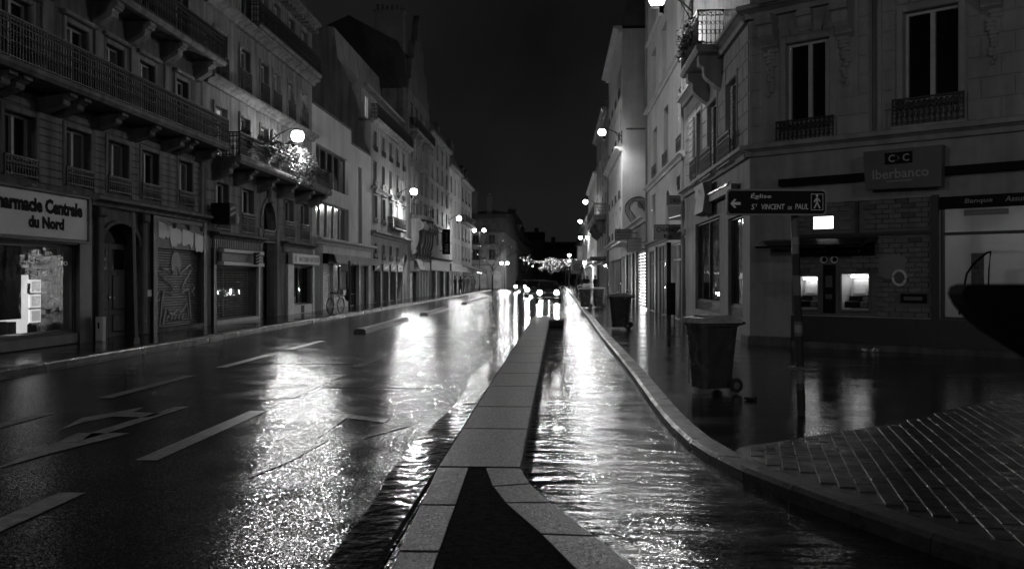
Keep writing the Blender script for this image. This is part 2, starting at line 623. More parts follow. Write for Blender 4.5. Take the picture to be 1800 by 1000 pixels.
def ashlar(F, W, a, b, z0, z1, hgt, holes, m, proud=.022, gap=.018, maxl=1.1, parent=None):
    a, b = F.iv(a, b)
    H = [(*F.iv(h[0], h[1]), h[2], h[3]) for h in holes]
    n = max(1, round((z1 - z0) / hgt))
    hh = (z1 - z0) / n
    for j in range(n):
        c0, c1 = z0 + j * hh, z0 + (j + 1) * hh
        cuts = sorted([(p, q) for p, q, u, w in H if u < c1 - .03 and w > c0 + .03])
        x, free = a, []
        for p, q in cuts:
            if p - x > .08:
                free.append((x, p))
            x = max(x, q)
        if b - x > .08:
            free.append((x, b))
        for p, q in free:
            k = max(1, math.ceil((q - p) / maxl))
            off = .5 if (j % 2 and k > 1) else 0
            ed = [p] + [p + (i + off * .8) * (q - p) / k for i in range(1 if not off else 0, k)] + [q]
            ed = sorted(set(round(e, 3) for e in ed if p <= e <= q))
            for i in range(len(ed) - 1):
                w = round(ed[i + 1] - ed[i] - gap, 2)
                if w < .06:
                    continue
                me = cached(('b', w, round(hh, 3), m), lambda: MB().cbox(0, w, -proud, -.001, 0, hh - gap, .014).mesh('stone_block'))
                if not me.materials:
                    me.materials.append(MAT[m])
                obj('stone_block', me, None, W, T(ed[i] + gap / 2, rnd.uniform(-.004, .004) * 0, c0 + gap / 2))

def mansard(F, a, b, z, h1=2.2, h2=1.2, deep=9., m='zinc', chim=(), dormers=(), gable=None):
    a, b = F.iv(a, b)
    L = b - a
    mb = MB().prism([(.05, 0), (.35, h1 * .75), (.8, h1), (deep * .5, h1 + h2), (deep, h1), (deep, 0)], .02, L - .02, 'x')
    o = mb.build('roof', m, F.root, F.at(a, 0, z))
    for c0, c1, y0, y1, zt in chim:
        c0, c1 = F.iv(c0, c1)
        cb = MB().box(c0 - a, c1 - a, y0, y1, h1 * .4, zt - z).box(c0 - a - .06, c1 - a + .06, y0 - .06, y1 + .06, zt - z + .002, zt - z + .12)
        k = max(2, int((y1 - y0) / .32))
        for i in range(k):
            cb.lathe([(.11, 0), (.09, .35), (.12, .38), (.11, .42)], 6, ((c0 + c1) / 2 - a, y0 + (i + .5) * (y1 - y0) / k, zt - z + .12 + rnd.uniform(0, .12)))
        cb.build('chimney', 'plaster_dim', o)
    for c in dormers:
        c = F.conv(c) - a
        db = MB().box(c - .5, c + .5, .12, 1.0, .15, 1.5)
        db.prism([(c - .62, 1.502), (c + .62, 1.502), (c, 1.95)], .02, 1.1, 'y')
        db.box(c - .36, c + .36, .09, .118, .25, 1.35)
        db.build('dormer', 'zinc', o)
    return o

def lettering(F, s, z, text, width=None, height=None, d=.2, m='letter_black', parent=None, bold=0., ex=.004, shear=0., flip=False):
    me = text_mesh(text, width, height, bold, ex, shear)
    me.materials.clear()
    me.materials.append(MAT[m])
    M_ = F.at(s, d, z)
    if flip:
        M_ = M_ @ Matrix.Scale(-1, 4, (1, 0, 0))
    return obj('lettering', me, None, parent if parent is not None else F.root, M_ if parent is None else None)
# ================================================================ SETTING
def struct(name, mb, m, parent=None, M=None, smooth=False):
    o = mb.build(name, m, parent, M, smooth)
    if parent is None:
        o['kind'] = 'structure'
    return o
def sheet(poly, z):
    return MB().add([(x, y, z) for x, y in poly], [tuple(range(len(poly)))])
def polyline_piece(p0, p1, w, z0, z1, n0=None, n1=None, ch=.03):
    """a kerb stone between two points, its street face on p0-p1, going w to the right of the run"""
    p0, p1 = Vector(p0), Vector(p1)
    d = (p1 - p0).normalized()
    nn = Vector((d.y, -d.x))
    n0 = n0 or nn
    n1 = n1 or nn
    a, b = p0 + n0 * w, p1 + n1 * w
    ac, bc = p0 + n0 * ch, p1 + n1 * ch
    mb = MB()
    mb.add([(*p0, z0), (*p1, z0), (*b, z0), (*a, z0), (*p0, z1 - ch), (*p1, z1 - ch), (*ac, z1), (*bc, z1), (*a, z1), (*b, z1)],
           [(0, 1, 5, 4), (4, 5, 7, 6), (6, 7, 9, 8), (8, 9, 2, 3), (0, 4, 6, 8, 3), (1, 2, 9, 7, 5), (0, 3, 2, 1)])
    return mb

ground = struct('ground', sheet([(-900, -200), (900, -200), (900, 1600), (-900, 1600)], -.06), 'asphalt')
road = struct('road', sheet([(-9.2, -40), (40, -40), (40, 4), (12, 5), (1.7, 5), (1.7, 420), (-9.2, 420)], 0), 'asphalt')

def strip(name, x0, x1, y0, y1, z=.005, m='paint', parent=road):
    return struct(name, sheet([(x0, y0), (x1, y0), (x1, y1), (x0, y1)], z), m, parent)
y = 4.0
while y < 118:
    strip('lane_dash', -3.72, -3.52, max(y - .25, 3.8), y + 2.85, m='paint' if y < 12 else 'paint_worn')
    strip('lane_dash', -6.16, -5.97, y + 3.95, min(27, y + 6.9)) if y < 21 else None
    y += 4.35
for poly in ([(-4.6, 11.51), (-4.76, 11.5), (-4.84, 9.56), (-4.7, 9.08), (-4.66, 9.55)],
             [(-4.97, 9.5), (-4.42, 9.52), (-4.64, 8.35), (-4.72, 7.6), (-4.8, 8.34)],
             [(-5.14, 11.46), (-5.46, 10.54), (-5.25, 9.64), (-5.28, 10.19), (-5.16, 10.66), (-4.72, 10.6), (-4.7, 10.95), (-5.08, 11.0)],
             [(-2.47, 7.42), (-2.62, 8.16), (-2.8, 9.3), (-2.5, 9.32), (-2.26, 9.3), (-2.33, 8.14)],
             [(-2.62, 9.33), (-2.58, 11.13), (-2.42, 11.04), (-2.4, 9.33)],
             [(-2.41, 10.66), (-2.41, 10.94), (-1.9, 10.6), (-1.9, 10.32)],
             [(-1.95, 9.28), (-1.89, 11.3), (-1.57, 10.21)],
             [(-2.3, 27.0), (-2.12, 30), (-2.0, 30), (-1.9, 27), (-2.1, 25.6)],
             [(-2.75, 25.2), (-2.62, 28.3), (-2.5, 28.3), (-2.5, 25.2)]):
    o = MB().add([(x, y_, .0055) for x, y_ in poly], [tuple(range(len(poly)))]).build('arrow_marking', 'paint' if poly[0][0] < -4 else 'paint_worn', road)

# old patches and joints in the carriageway
for x0, x1, y0, y1 in ((-8.2, -7.0, 15.2, 15.24), (-3.4, -1.5, 13.6, 13.63), (-5.9, -3.8, 17.4, 17.44)):
    strip('patch_joint', x0, x1, y0, y1, .004, 'asphalt_fill')

# left pavement
lp = struct('pavement_left', MB().add([(-9.25, -40, .118), (-9.25, 128, .118), (-40, 128, .118), (-40, -40, .118)], [(0, 1, 2, 3)]), 'pavement_wet')
yy = 6.
while yy < 60:
    polyline_piece((-9.0, yy + 1.19), (-9.0, yy), .25, -.02, .122).build('kerb_stone', 'kerb_granite', lp)
    yy += 1.2
polyline_piece((-9.0, 128), (-9.0, yy), .25, -.02, .122).build('kerb', 'kerb_granite', lp)
strip('gutter_channel', -8.99, -8.72, 4, 128, .004, 'gutter_water')
lp2 = struct('pavement_far', MB().add([(-8.6, 138, .1), (-8.6, 420, .1), (-60, 420, .1), (-60, 138, .1)], [(0, 1, 2, 3)]), 'pavement_wet')
polyline_piece((-8.35, 420), (-8.35, 138), .25, -.02, .104).build('kerb', 'kerb_granite', lp2)

# right pavement, its kerb sweeping round the corner
KC = [(1.25, 420), (1.22, 60), (1.18, 36), (1.17, 33), (1.165, 30), (1.16, 27), (1.16, 24), (1.17, 21), (1.18, 18.4), (1.18, 16.4), (1.18, 14.6), (1.165, 13), (1.155, 11.6),
      (1.155, 10.5), (1.17, 9.6), (1.21, 8.8), (1.3, 8.1), (1.45, 7.42), (1.66, 6.8), (1.9, 6.18), (2.16, 5.55), (2.48, 4.9), (2.9, 4.2), (3.5, 3.5), (4.3, 2.8), (5.3, 2.2), (8, 1.4), (14, .6)]
def normals(P):
    out = []
    for i in range(len(P)):
        a, b = Vector(P[max(0, i - 1)]), Vector(P[min(len(P) - 1, i + 1)])
        d = (b - a).normalized()
        out.append(Vector((-d.y, d.x)))
    return out
KN = normals(KC)
KI = [tuple(Vector(p) + n * .21) for p, n in zip(KC, KN)]
rp = struct('pavement_right', sheet(KI + [(60, .6), (60, 420)], .118), 'pavement_wet')
for i in range(len(KC) - 1):
    a, b = Vector(KC[i + 1]), Vector(KC[i])
    d = (b - a)
    g = d.normalized() * .0025 if i > 1 else d * 0
    polyline_piece(a + g, b - g, .21, -.02, .124, KN[i + 1], KN[i]).build('kerb_stone' if i > 1 else 'kerb', 'kerb_granite', rp)

# cycle lane running with water, gutter beside the separator
lane = [(-.30, 40), (-.30, 7.6), (-.05, 6.5), (.28, 5.5), (.46, 4.85), (1.0, 3.2), (2.6, 3.2)] + [(p[0] - .002, p[1]) for p in KC[22:1:-1]] + [(1.2, 40)]
struct('cycle_lane', sheet(lane, .006), 'asphalt_lane')
gut = []
rg = random.Random(3)
for i in range(60):
    yv = 3.4 + i * .6
    gut.append((-1.33 - .05 * math.sin(yv * .9) - rg.uniform(0, .03), yv))
struct('gutter_water', sheet([(-.97, 3.4)] + gut + [(-.97, gut[-1][1])][:0] + [(-.985, gut[-1][1])], .007), 'gutter_water')
strip('bus_joint', -1.02, -.985, 3.4, 38, .0075, 'asphalt_fill')

# granite separator between carriageway and cycle lane, splitting into two arms round a dark infill
sep = struct('separator', sheet([(-.72, 3.2), (-.75, 7.55), (-.5, 7.55), (-.3, 6.4), (.1, 5.2), (.45, 3.2)], .068), 'asphalt_fill')
def slab(pts, z=.075):
    c = Vector((sum(p[0] for p in pts) / len(pts), sum(p[1] for p in pts) / len(pts)))
    top = [tuple(c + (Vector(p) - c).normalized() * ((Vector(p) - c).length - .018)) for p in pts]
    n = len(pts)
    mb = MB().add([(*p, 0) for p in pts] + [(*p, z - .016) for p in pts] + [(*p, z) for p in top],
                  [tuple(range(2 * n, 3 * n))] + [(i, (i + 1) % n, n + (i + 1) % n, n + i) for i in range(n)] +
                  [(n + i, n + (i + 1) % n, 2 * n + (i + 1) % n, 2 * n + i) for i in range(n)])
    return mb.build('granite_slab', 'granite', sep)
yb = [7.6, 9.55, 11.2, 13.35, 15.2, 17.1, 19.2, 21.2, 23.2, 25.2, 27.3, 29.4, 31.6, 33.8, 36, 38]
for i in range(len(yb) - 1):
    slab([(-.97, yb[i] + .007), (-.3, yb[i] + .007), (-.3, yb[i + 1] - .007), (-.97, yb[i + 1] - .007)])
ya = [7.585, 6.31, 5.23, 4.2, 3.2]
for i in range(4):
    t0, t1 = (7.6 - ya[i]) * .035, (7.6 - ya[i + 1]) * .035
    slab([(-.97 + t0, ya[i] - .006), (-.97 + t1, ya[i + 1] + .006), (-.72 + t1 * .7, ya[i + 1] + .006), (-.72 + t0 * .7, ya[i] - .006)])
IN = [(-.585, 7.58), (-.48, 6.9), (-.36, 6.4), (-.1, 5.62), (.12, 4.86), (.45, 3.6)]
OU = [(-.3, 7.58), (-.2, 7.0), (-.05, 6.42), (.22, 5.6), (.46, 4.86), (.86, 3.6)]
for i in range(len(IN) - 1):
    slab([IN[i + 1], OU[i + 1], tuple(Vector(OU[i]) * .994 + Vector(OU[i + 1]) * .006), tuple(Vector(IN[i]) * .994 + Vector(IN[i + 1]) * .006)])
tag(MB().cbox(-.25, .25, -.3, .3, 0, .24, .04).build('concrete_block', 'rubber', None, T(-.04, 31.2, .007)),
    'low dark block standing in the cycle lane against the granite separator', 'block')
# low concrete lane dividers
for (y0, y1), lb in (((27.2, 35.2), 'long low concrete lane divider in front of the awning shop'),
                     ((40.4, 48.6), 'low concrete lane divider further up the wet carriageway'),
                     ((58, 78), 'far low concrete lane divider near the people outside the cafe')):
    t = thing('lane_divider', lb, 'divider', (-5.78, y0, 0))
    n = int((y1 - y0) / 1.6)
    for i in range(n):
        a, b = (y1 - y0) * i / n, (y1 - y0) * (i + 1) / n - .02
        MB().prism([(-.19, 0), (-.16, .1), (-.10, .14), (.10, .14), (.16, .1), (.19, 0)], a, b, 'y').build('divider_block', 'concrete', t)

# small pavers of the corner
ang = R_(11.4)
du, dv = Vector((math.cos(ang), -math.sin(ang))), Vector((math.sin(ang), math.cos(ang)))
def inside(p, poly):
    r, j = False, len(poly) - 1
    for i in range(len(poly)):
        (xi, yi), (xj, yj) = poly[i], poly[j]
        if (yi > p[1]) != (yj > p[1]) and p[0] < (xj - xi) * (p[1] - yi) / (yj - yi) + xi:
            r = not r
        j = i
    return r
region = [(1.62, 8.35), (3.36, 9.75), (6.0, 12.5), (7.2, 12.0), (7.2, 2.4)] + [(p[0] + .01, p[1] + .01) for p in KI[25:15:-1]]
struct('paver_bed', sheet([(p[0], p[1]) for p in region], .1205), 'paver_bed', rp)
cand = []
PW, PL = .122, .235
for i in range(-40, 60):
    for j in range(-30, 60):
        c = Vector((2.6, 7)) + du * ((i + .0) * PW) + dv * ((j + (.5 if i % 2 else 0)) * PL)
        if all(inside(c + du * a * PW * .5 + dv * b * PL * .5, region) for a in (-1, 1) for b in (-1, 1)):
            px = c.x / c.y
            if px < .62 and c.y > 4.6:
                cand.append(((c.x ** 2 + c.y ** 2), c))
cand.sort(key=lambda t: t[0])
pme = [MB().add([(-PW / 2 + .005, -PL / 2 + .004, 0), (PW / 2 - .005, -PL / 2 + .004, 0), (PW / 2 - .005, PL / 2 - .004, 0), (-PW / 2 + .005, PL / 2 - .004, 0),
                 (-PW / 2 + .009, -PL / 2 + .008, .008), (PW / 2 - .009, -PL / 2 + .008, .008), (PW / 2 - .009, PL / 2 - .008, .008), (-PW / 2 + .009, PL / 2 - .008, .008)],
                [(4, 5, 6, 7), (0, 1, 5, 4), (1, 2, 6, 5), (2, 3, 7, 6), (3, 0, 4, 7)]).mesh('paver')]
pme[0].materials.append(MAT['paver'])
rest = MB()
for k, (_, c) in enumerate(cand):
    M_ = T(c.x, c.y, .119 + rnd.uniform(-.0015, .0025)) @ RZ(-ang) @ Matrix.Rotation(rnd.uniform(-.006, .006), 4, 'X') @ Matrix.Rotation(rnd.uniform(-.006, .006), 4, 'Y')
    if k < 290:
        obj('paver', pme[0], None, rp, M_)
    else:
        rest.add([M_ @ v.co for v in pme[0].vertices], [tuple(p.vertices) for p in pme[0].polygons])
rest.build('pavers', 'paver', rp, kind='stuff')

# ================================================================ BUILDING ROOTS
def left(name, label, Y0, Y1, X=-11.1, cat='building'):
    t = thing(name, label, cat, (X, Y0, 0), R_(90))
    F = Fac(t, Matrix.Identity(4), lambda v: v - Y0)
    F.W = T(X, Y0, 0) @ RZ(R_(90))
    return F
def right(name, label, Y0, Y1, X=4.35, cat='building'):
    t = thing(name, label, cat, (X, Y1, 0), R_(-90))
    F = Fac(t, Matrix.Identity(4), lambda v: Y1 - v)
    F.W = T(X, Y1, 0) @ RZ(R_(-90))
    return F
def mount(F, name, label, cat, s, d, z, group=None, ry=0.):
    M_ = F.W @ F.M @ T(F.conv(s), -d, z) @ RZ(ry)
    o = thing(name, label, cat, M_.to_translation(), M_.to_euler().z, group)
    return o
def put(root, name, mb, m, M_=None, kind=None, smooth=False):
    return mb.build(name, m, root, M_, smooth, kind)
def words(root, text, x, z, width=None, height=None, d=.0, m='letter_black', bold=0., ex=.004, shear=0., M_=None):
    me = text_mesh(text, width, height, bold, ex, shear)
    me.materials.clear()
    me.materials.append(MAT[m])
    return obj('lettering', me, None, root, (M_ or Matrix.Identity(4)) @ T(x, -d, z))
def glyphs(root, x, z, width, h, d, m, n, M_=None):
    """a line of lettering too blurred to read: bare letter-sized strokes"""
    mb = MB()
    for i in range(n):
        p = width * i / n
        w = width / n
        mb.box(p, p + w * .22, -.004, 0, 0, h).box(p + w * .22, p + w * .7, -.004, 0, h * (.8 if i % 2 else .38), h * (1.0 if i % 2 else .58))
    return mb.build('lettering', m, root, (M_ or Matrix.Identity(4)) @ T(x, -d, z))
def roller(F, a, b, z0, z1, inset, m='roller', pitch=.075, name='roller_shutter', gap=0.):
    a, b = F.iv(a, b)
    mb = MB()
    n = int((z1 - z0) / pitch)
    for i in range(n):
        z = i * pitch
        w = b - a
        k = gap * pitch
        mb.add([(0, 0, z + k), (w, 0, z + k), (w, -.022, z + pitch * .35), (0, -.022, z + pitch * .35), (w, -.022, z + pitch * .7), (0, -.022, z + pitch * .7), (w, 0, z + pitch), (0, 0, z + pitch)],
               [(0, 1, 2, 3), (3, 2, 4, 5), (5, 4, 6, 7)])
    return mb.build(name, m, F.root, F.at(a, -inset, z0), kind='stuff')
def room(F, a, b, z0, z1, inset, deep=2.2, m='interior', light='', lz=None, base=None):
    """the inside of a shop behind its glass: five faces and perhaps a ceiling strip"""
    a, b = F.iv(a, b)
    mb = MB().add([(a, inset, z0), (b, inset, z0), (b, inset + deep, z0), (a, inset + deep, z0), (a, inset, z1), (b, inset, z1), (b, inset + deep, z1), (a, inset + deep, z1)],
                  [(0, 1, 2, 3), (7, 6, 5, 4), (1, 5, 6, 2), (2, 6, 7, 3), (3, 7, 4, 0)])
    o = mb.build('shop_interior', m, F.root, F.M)
    if light:
        MB().box(a + (b - a) * .2, a + (b - a) * .8, inset + deep * .35, inset + deep * .45, z1 - .06, z1 - .02).build('ceiling_light', light, o)
    return o
def glazing(F, a, b, z0, z1, inset, mulls=1, m='shop_glass', fm='frame_dark', bars=()):
    a, b = F.iv(a, b)
    w, h, t = b - a, z1 - z0, .05
    mb = MB().box(0, t, -.06, .02, 0, h).box(w - t, w, -.06, .02, 0, h).box(t, w - t, -.06, .02, 0, t).box(t, w - t, -.06, .02, h - t, h)
    for i in range(1, mulls + 1):
        x = w * i / (mulls + 1)
        mb.box(x - .025, x + .025, -.05, .01, t, h - t)
    for z in bars:
        mb.box(t, w - t, -.045, .005, z - z0 - .03, z - z0 + .03)
    o = mb.build('shop_window', fm, F.root, F.at(a, -inset, z0))
    for i in range(mulls + 1):
        x0, x1 = w * i / (mulls + 1) + .03, w * (i + 1) / (mulls + 1) - .03
        MB().add([(x0, 0, .04), (x1, 0, .04), (x1, 0, h - .04), (x0, 0, h - .04)], [(0, 1, 2, 3)]).build('pane', m, o)
    return o
def arch_fill(F, a, b, zs, zt, m, inset=0., th=.3, name='arch', ring=True):
    """fills the corners of a square opening above the springing line with an arch"""
    a, b = F.iv(a, b)
    w, h, n = b - a, zt - zs, 10
    arc = [(w / 2 - w / 2 * math.cos(math.pi * i / n), h * math.sin(math.pi * i / n)) for i in range(n + 1)]
    mb = MB()
    for side in (0, 1):
        A = arc[:n // 2 + 1] if side == 0 else arc[n // 2:]
        poly = ([(0, h)] + A) if side == 0 else (A + [(w, h)])
        mb.prism(poly, .001, th, 'y')
    if ring:
        for i in range(n):
            (x0, z0), (x1, z1) = arc[i], arc[i + 1]
            k = 1.16
            f = lambda x, z: ((x - w / 2) * k + w / 2, z * k)
            (X0, Z0), (X1, Z1) = f(x0, z0), f(x1, z1)
            mb.prism([(x0, z0), (x1, z1), (X1, Z1), (X0, Z0)], -.06, -.002, 'y')
    return mb.build(name, m, F.root, F.at(a, 0, zs))
def door_leaves(F, a, b, z0, z1, inset, m='wood_dark', glass_top=True):
    a, b = F.iv(a, b)
    w, h = b - a, z1 - z0
    out = None
    for i in range(2):
        x0, x1 = w * i / 2 + .01, w * (i + 1) / 2 - .01
        lw = x1 - x0
        mb = MB().box(0, lw, 0, .07, 0, h)
        mb.cbox(lw * .16, lw * .84, -.03, -.001, h * .05, h * .24, .03).cbox(lw * .16, lw * .84, -.03, -.001, h * .29, h * .66, .03)
        if not glass_top:
            mb.cbox(lw * .16, lw * .84, -.03, -.001, h * .72, h * .95, .03)
        o = mb.build('door', m, F.root, F.at(a + x0, -inset, z0))
        if glass_top:
            MB().box(lw * .16, lw * .84, -.012, -.001, h * .72, h * .94).build('pane', 'pane_dark', o)
        MB().blob((lw * (.88 if i == 0 else .12), -.06, h * .42), .04, 4, 6).build('handle', 'steel', o)
# ================================================================ LEFT SIDE
# ---- pharmacy building
F = left('pharmacy_building', 'old stone apartment house with long iron balcony above a pharmacy and an arched door', 13.5, 29)
sh = [(14.6, 21.05, .38, 2.36), (22.35, 24.35, .1, 3.0), (25.35, 28.75, .12, 2.45)]
mezz = [(15.9, 17.1, 3.7, 5.0), (18.3, 19.42, 3.7, 5.0), (20.68, 21.8, 3.72, 5.02), (22.65, 23.78, 3.74, 5.03), (24.53, 25.6, 3.75, 5.05), (27.0, 28.0, 3.78, 5.08)]
sec = [(15.8, 17.0, 5.85, 7.35), (18.2, 19.3, 5.85, 7.35), (20.7, 21.7, 5.85, 7.4), (22.55, 23.5, 5.85, 7.4), (24.4, 25.35, 5.85, 7.42), (26.8, 27.68, 5.85, 7.45)]
thr = [(p, q, 8.45, 10.0) for p, q, _, _ in sec]
W = wall(F, 13.5, 29, -.05, 11.6, sh + mezz + sec + thr, 'stone_dark')
ashlar(F, W, 13.6, 28.9, 3.64, 5.36, .172, [(p - .14, q + .14, u - .1, w + .14) for p, q, u, w in mezz], 'stone', maxl=1.4)
for p, q, u, w in mezz:
    window(F, p, q, u, w, rail=.42, surround='plain')
for p, q, u, w in sec:
    window(F, p, q, u, w, surround='hood', trans=(.75,))
for p, q, u, w in thr:
    window(F, p, q, u, w, surround='plain')
balcony(F, 13.6, 29.0, 5.76, .85, .17, .82, 'stone', [14.6, 15.5, 17.5, 18.0, 19.75, 20.35, 22.15, 24.05, 26.0, 26.65, 28.4], .42, bw_=.3)
balcony(F, 13.6, 28.95, 8.4, .75, .16, .8, 'stone', [15.4, 17.6, 19.9, 22.1, 23.9, 26.0, 28.3], .6, bw_=.34)
cornice(F, 13.5, 29, 11.4, .4, .5, 'stone')
mansard(F, 13.5, 29, 11.8, dormers=(16.5, 20, 23.5, 27))
for yy in (19.9, 22.2, 24.1, 26.2):      # flat pilaster panels between the second-floor windows
    F.box('pilaster', yy - .22, yy + .22, .0, .05, 5.9, 7.7, 'stone', c=.02)
o = cornice(F, 21.7, 29, 3.36, .22, .3, 'stone')
# rain pipe
mb = MB().tube([(0, -.09, 3.6), (0, -.09, 8.2)], .045, 8)
for z in (4.2, 5.0):
    mb.box(-.07, .07, -.1, 0, z, z + .05)
mb.build('drain_pipe', 'stone_pale', F.root, F.at(F.conv(28.6)))
# arched door case
door_leaves(F, 22.35, 24.35, .12, 2.5, .3)
arch_fill(F, 22.35, 24.35, 2.45, 3.0, 'stone_dark')
F.box('fanlight', 22.36, 24.34, -.31, -.28, 2.5, 3.0, 'pane_dark')
for p in (22.0, 24.4):
    o = F.box('pilaster', p, p + .3, .0, .12, .12, 3.1, 'stone_dark', c=.03)
    F.box('capital', p - .05, p + .35, .0, .18, 3.1, 3.33, 'stone_dark', c=.04)
F.box('intercom_panel', 24.78, 25.1, .002, .05, .95, 1.75, 'sign_black')
F.box('notice', 24.82, 25.06, .052, .058, 1.12, 1.3, 'letter_white')
# pharmacy front
F.box('shop_pier', 21.1, 21.65, .003, .12, .12, 3.5, 'shop_dark')
F.box('stall_riser', 14.2, 21.08, .003, .09, .12, .36, 'shop_mid', c=.02)
F.box('shop_head', 14.2, 21.08, .003, .1, 2.37, 2.43, 'shop_mid')
room(F, 14.6, 22.1, .38, 2.36, .33, 1.6, 'interior')
glazing(F, 14.6, 21.05, .38, 2.36, .08, 1, fm='frame_dark')
def disp(name, a, b, d0, d1, z0, z1, m):
    return F.box(name, a, b, d0, d1, z0, z1, m)
disp('display_panel', 15.0, 19.45, -.36, -.30, .75, 2.3, 'sign_black')
disp('light_box', 19.76, 20.1, -1.0, -.52, .42, 1.72, 'lit_box')
for k, z in enumerate((.63, .96, 1.29)):
    o = disp('lit_poster', 20.13, 20.56, -.56, -.5, z, z + .29, 'lit_box')
    disp('poster', 20.18, 20.52, -.498, -.49, z + .03, z + .26, 'lit_poster')
disp('price_sign', 19.12, 20.75, -.26, -.22, 1.9, 2.1, 'sign_grey')
lettering(F, F.conv(19.3), 1.94, "prix justes'", 1.2, .12, -.215, 'letter_black', bold=.015)
disp('light_tube', 19.3, 20.0, -.5, -.45, 1.84, 1.9, 'lit_dim')
disp('selection_sign', 19.28, 20.6, -.26, -.22, 1.68, 1.82, 'sign_grey')
lettering(F, F.conv(19.36), 1.71, 'Sélection du mois', 1.15, .09, -.215, 'letter_black', bold=.01)
lettering(F, F.conv(21.0), 1.9, 'OTS', .42, .1, -.12, 'lit_dim', flip=True)  # mirrored glowing letters imitating a sign reflected in the glass
rb = random.Random(5)
for p, q, z0, z1, m in ((20.8, 21.0, 1.26, 1.54, 'card_a'), (21.1, 21.3, .9, 1.05, 'card_b'), (20.75, 20.95, .8, .9, 'card_a'), (20.8, 21.05, .42, .7, 'card_b'), (21.1, 21.35, .42, .6, 'card_b'), (21.38, 21.65, .42, .62, 'card_b'),
                        (21.4, 21.7, .63, .85, 'card_b'), (21.42, 21.75, .86, 1.02, 'card_a'), (21.4, 21.62, 1.03, 1.16, 'card_a'), (21.75, 22.0, .42, 1.0, 'card_b'), (20.05, 20.4, .42, .6, 'sign_black'), (18.9, 19.25, .42, .7, 'card_a'),
                        (19.35, 19.6, .42, .68, 'card_a'), (18.4, 18.7, .42, .72, 'card_b'), (20.05, 20.14, 1.28, 1.5, 'sign_black')):
    o = disp('display_box', p, q, -.75 + rb.uniform(-.05, .1), -.5, z0, z1, m)
disp('ceiling_light', 18.2, 21.0, -.17, -.13, 2.325, 2.35, 'lit_box')  # hidden strip added to light the price signs and boxes
disp('display_column', 21.4, 21.55, -1.2, -1.05, .4, 2.3, 'shop_pale')
disp('curtain', 21.75, 22.05, -1.0, -.95, .95, 2.3, 'card_b')
sg = mount(F, 'shop_sign', 'long white sign box with black lettering over the pharmacy window', 'sign', 14.3, 0, 2.46)
put(sg, 'board', MB().cbox(0, 7.0, -.2, -.002, 0, .98, .03), 'sign_white')
put(sg, 'frame', MB().box(-.04, 7.04, -.24, -.002, -.05, -.003).box(-.04, 7.04, -.24, -.002, .983, 1.03).box(7.003, 7.05, -.24, -.002, -.003, .983).box(-.05, -.003, -.24, -.002, -.003, .983), 'shop_mid')
for k in range(4):
    put(sg, 'sign_lamp', MB().box(-.08, .08, -.42, -.2, 0, .05).tube([(0, -.3, .03), (0, -.1, .0)], .015, 4), 'shop_mid', T(1.2 + k * 1.6, 0, 1.032))
words(sg, 'Pharmacie Centrale', 3.25, .53, 3.5, .32, .204, bold=.05)
words(sg, 'du Nord', 4.55, .2, 1.4, .26, .204, bold=.05)
# shuttered shop with torn posters
F.box('shop_pier', 25.1, 25.35, .003, .1, .12, 3.34, 'shop_dark')
F.box('shop_pier', 28.75, 29.0, .003, .1, .12, 3.34, 'shop_mid')
F.box('fascia', 25.36, 28.74, .003, .07, 2.46, 3.33, 'shop_mid')
F.box('threshold', 25.36, 28.74, .003, .1, .12, .22, 'stone_dark')
rs = roller(F, 25.35, 28.75, .2, 2.45, .12)
GL = [[(.10, .25), (.14, .19), (.2, .24), (.34, .27), (.42, .33), (.47, .28), (.52, .22), (.57, .33), (.63, .28), (.75, .22), (.82, .18), (.87, .24)],
      [(.13, .31), (.22, .37), (.36, .44), (.42, .50), (.40, .58), (.3, .55), (.24, .54), (.2, .65), (.18, .85), (.15, .98), (.2, .99)],
      [(.84, .26), (.72, .38), (.64, .48), (.62, .56), (.77, .52), (.8, .65), (.83, .92), (.87, .95)],
      [(.22, .97), (.28, .76), (.36, .83), (.45, .84), (.52, .79), (.6, .83), (.68, .78), (.74, .70), (.78, .88)],
      [(.3, .9), (.34, .86), (.38, .92), (.42, .87), (.46, .92), (.5, .87), (.54, .92), (.58, .87), (.62, .92), (.66, .87), (.7, .9)],
      [(.06, .5), (.1, .46), (.14, .52), (.1, .58), (.15, .64), (.08, .68)], [(.88, .44), (.92, .5), (.86, .56), (.93, .6)]]
mb = MB()
for L in GL:
    mb.tube([(u * 3.3, -.012, 2.2 * (1 - v)) for u, v in L], .028, 4)
mb.build('chalk_drawing', 'letter_white', F.root, F.at(F.conv(25.4), -.1, .22))
MB().lathe([(.36, 0), (.36, .01)], 16, axis='y').build('painted_head', 'shop_dark', F.root, F.at(F.conv(27.05), -.085, 2.05))
rp_ = random.Random(11)
for k, (a, w, zt, zb) in enumerate(((25.45, .75, 3.2, 2.65), (26.22, .82, 3.12, 2.5), (27.08, .85, 3.08, 2.48), (28.05, .85, 3.0, 2.42))):
    poly = [(0, zt - zb), (w, zt - zb - .1)]
    for i in range(7):
        poly.append((w * (1 - i / 6), rp_.uniform(-.02, .16) + (.1 if i in (0, 6) else 0)))
    t = mount(F, 'torn_poster', ['torn pale poster beside the dark pier of the shuttered shop', 'torn pale poster below the first spotlight of the shuttered shop',
                                 'torn pale poster hanging lowest above the shutter drawing', 'ragged pale poster at the drain pipe end of the fascia'][k], 'poster', a, .074, zb)
    put(t, 'sheet', MB().prism(poly, -.012, -.001, 'y'), 'letter_white')
for k, a in enumerate((26.1, 27.1, 28.2)):
    put(F.root, 'spotlight', MB().lathe([(.05, 0), (.08, .1), (.1, .16)], 8).tube([(0, 0, .14), (0, .2, .2)], .012, 4), 'steel', F.at(F.conv(a), .25, 3.02))

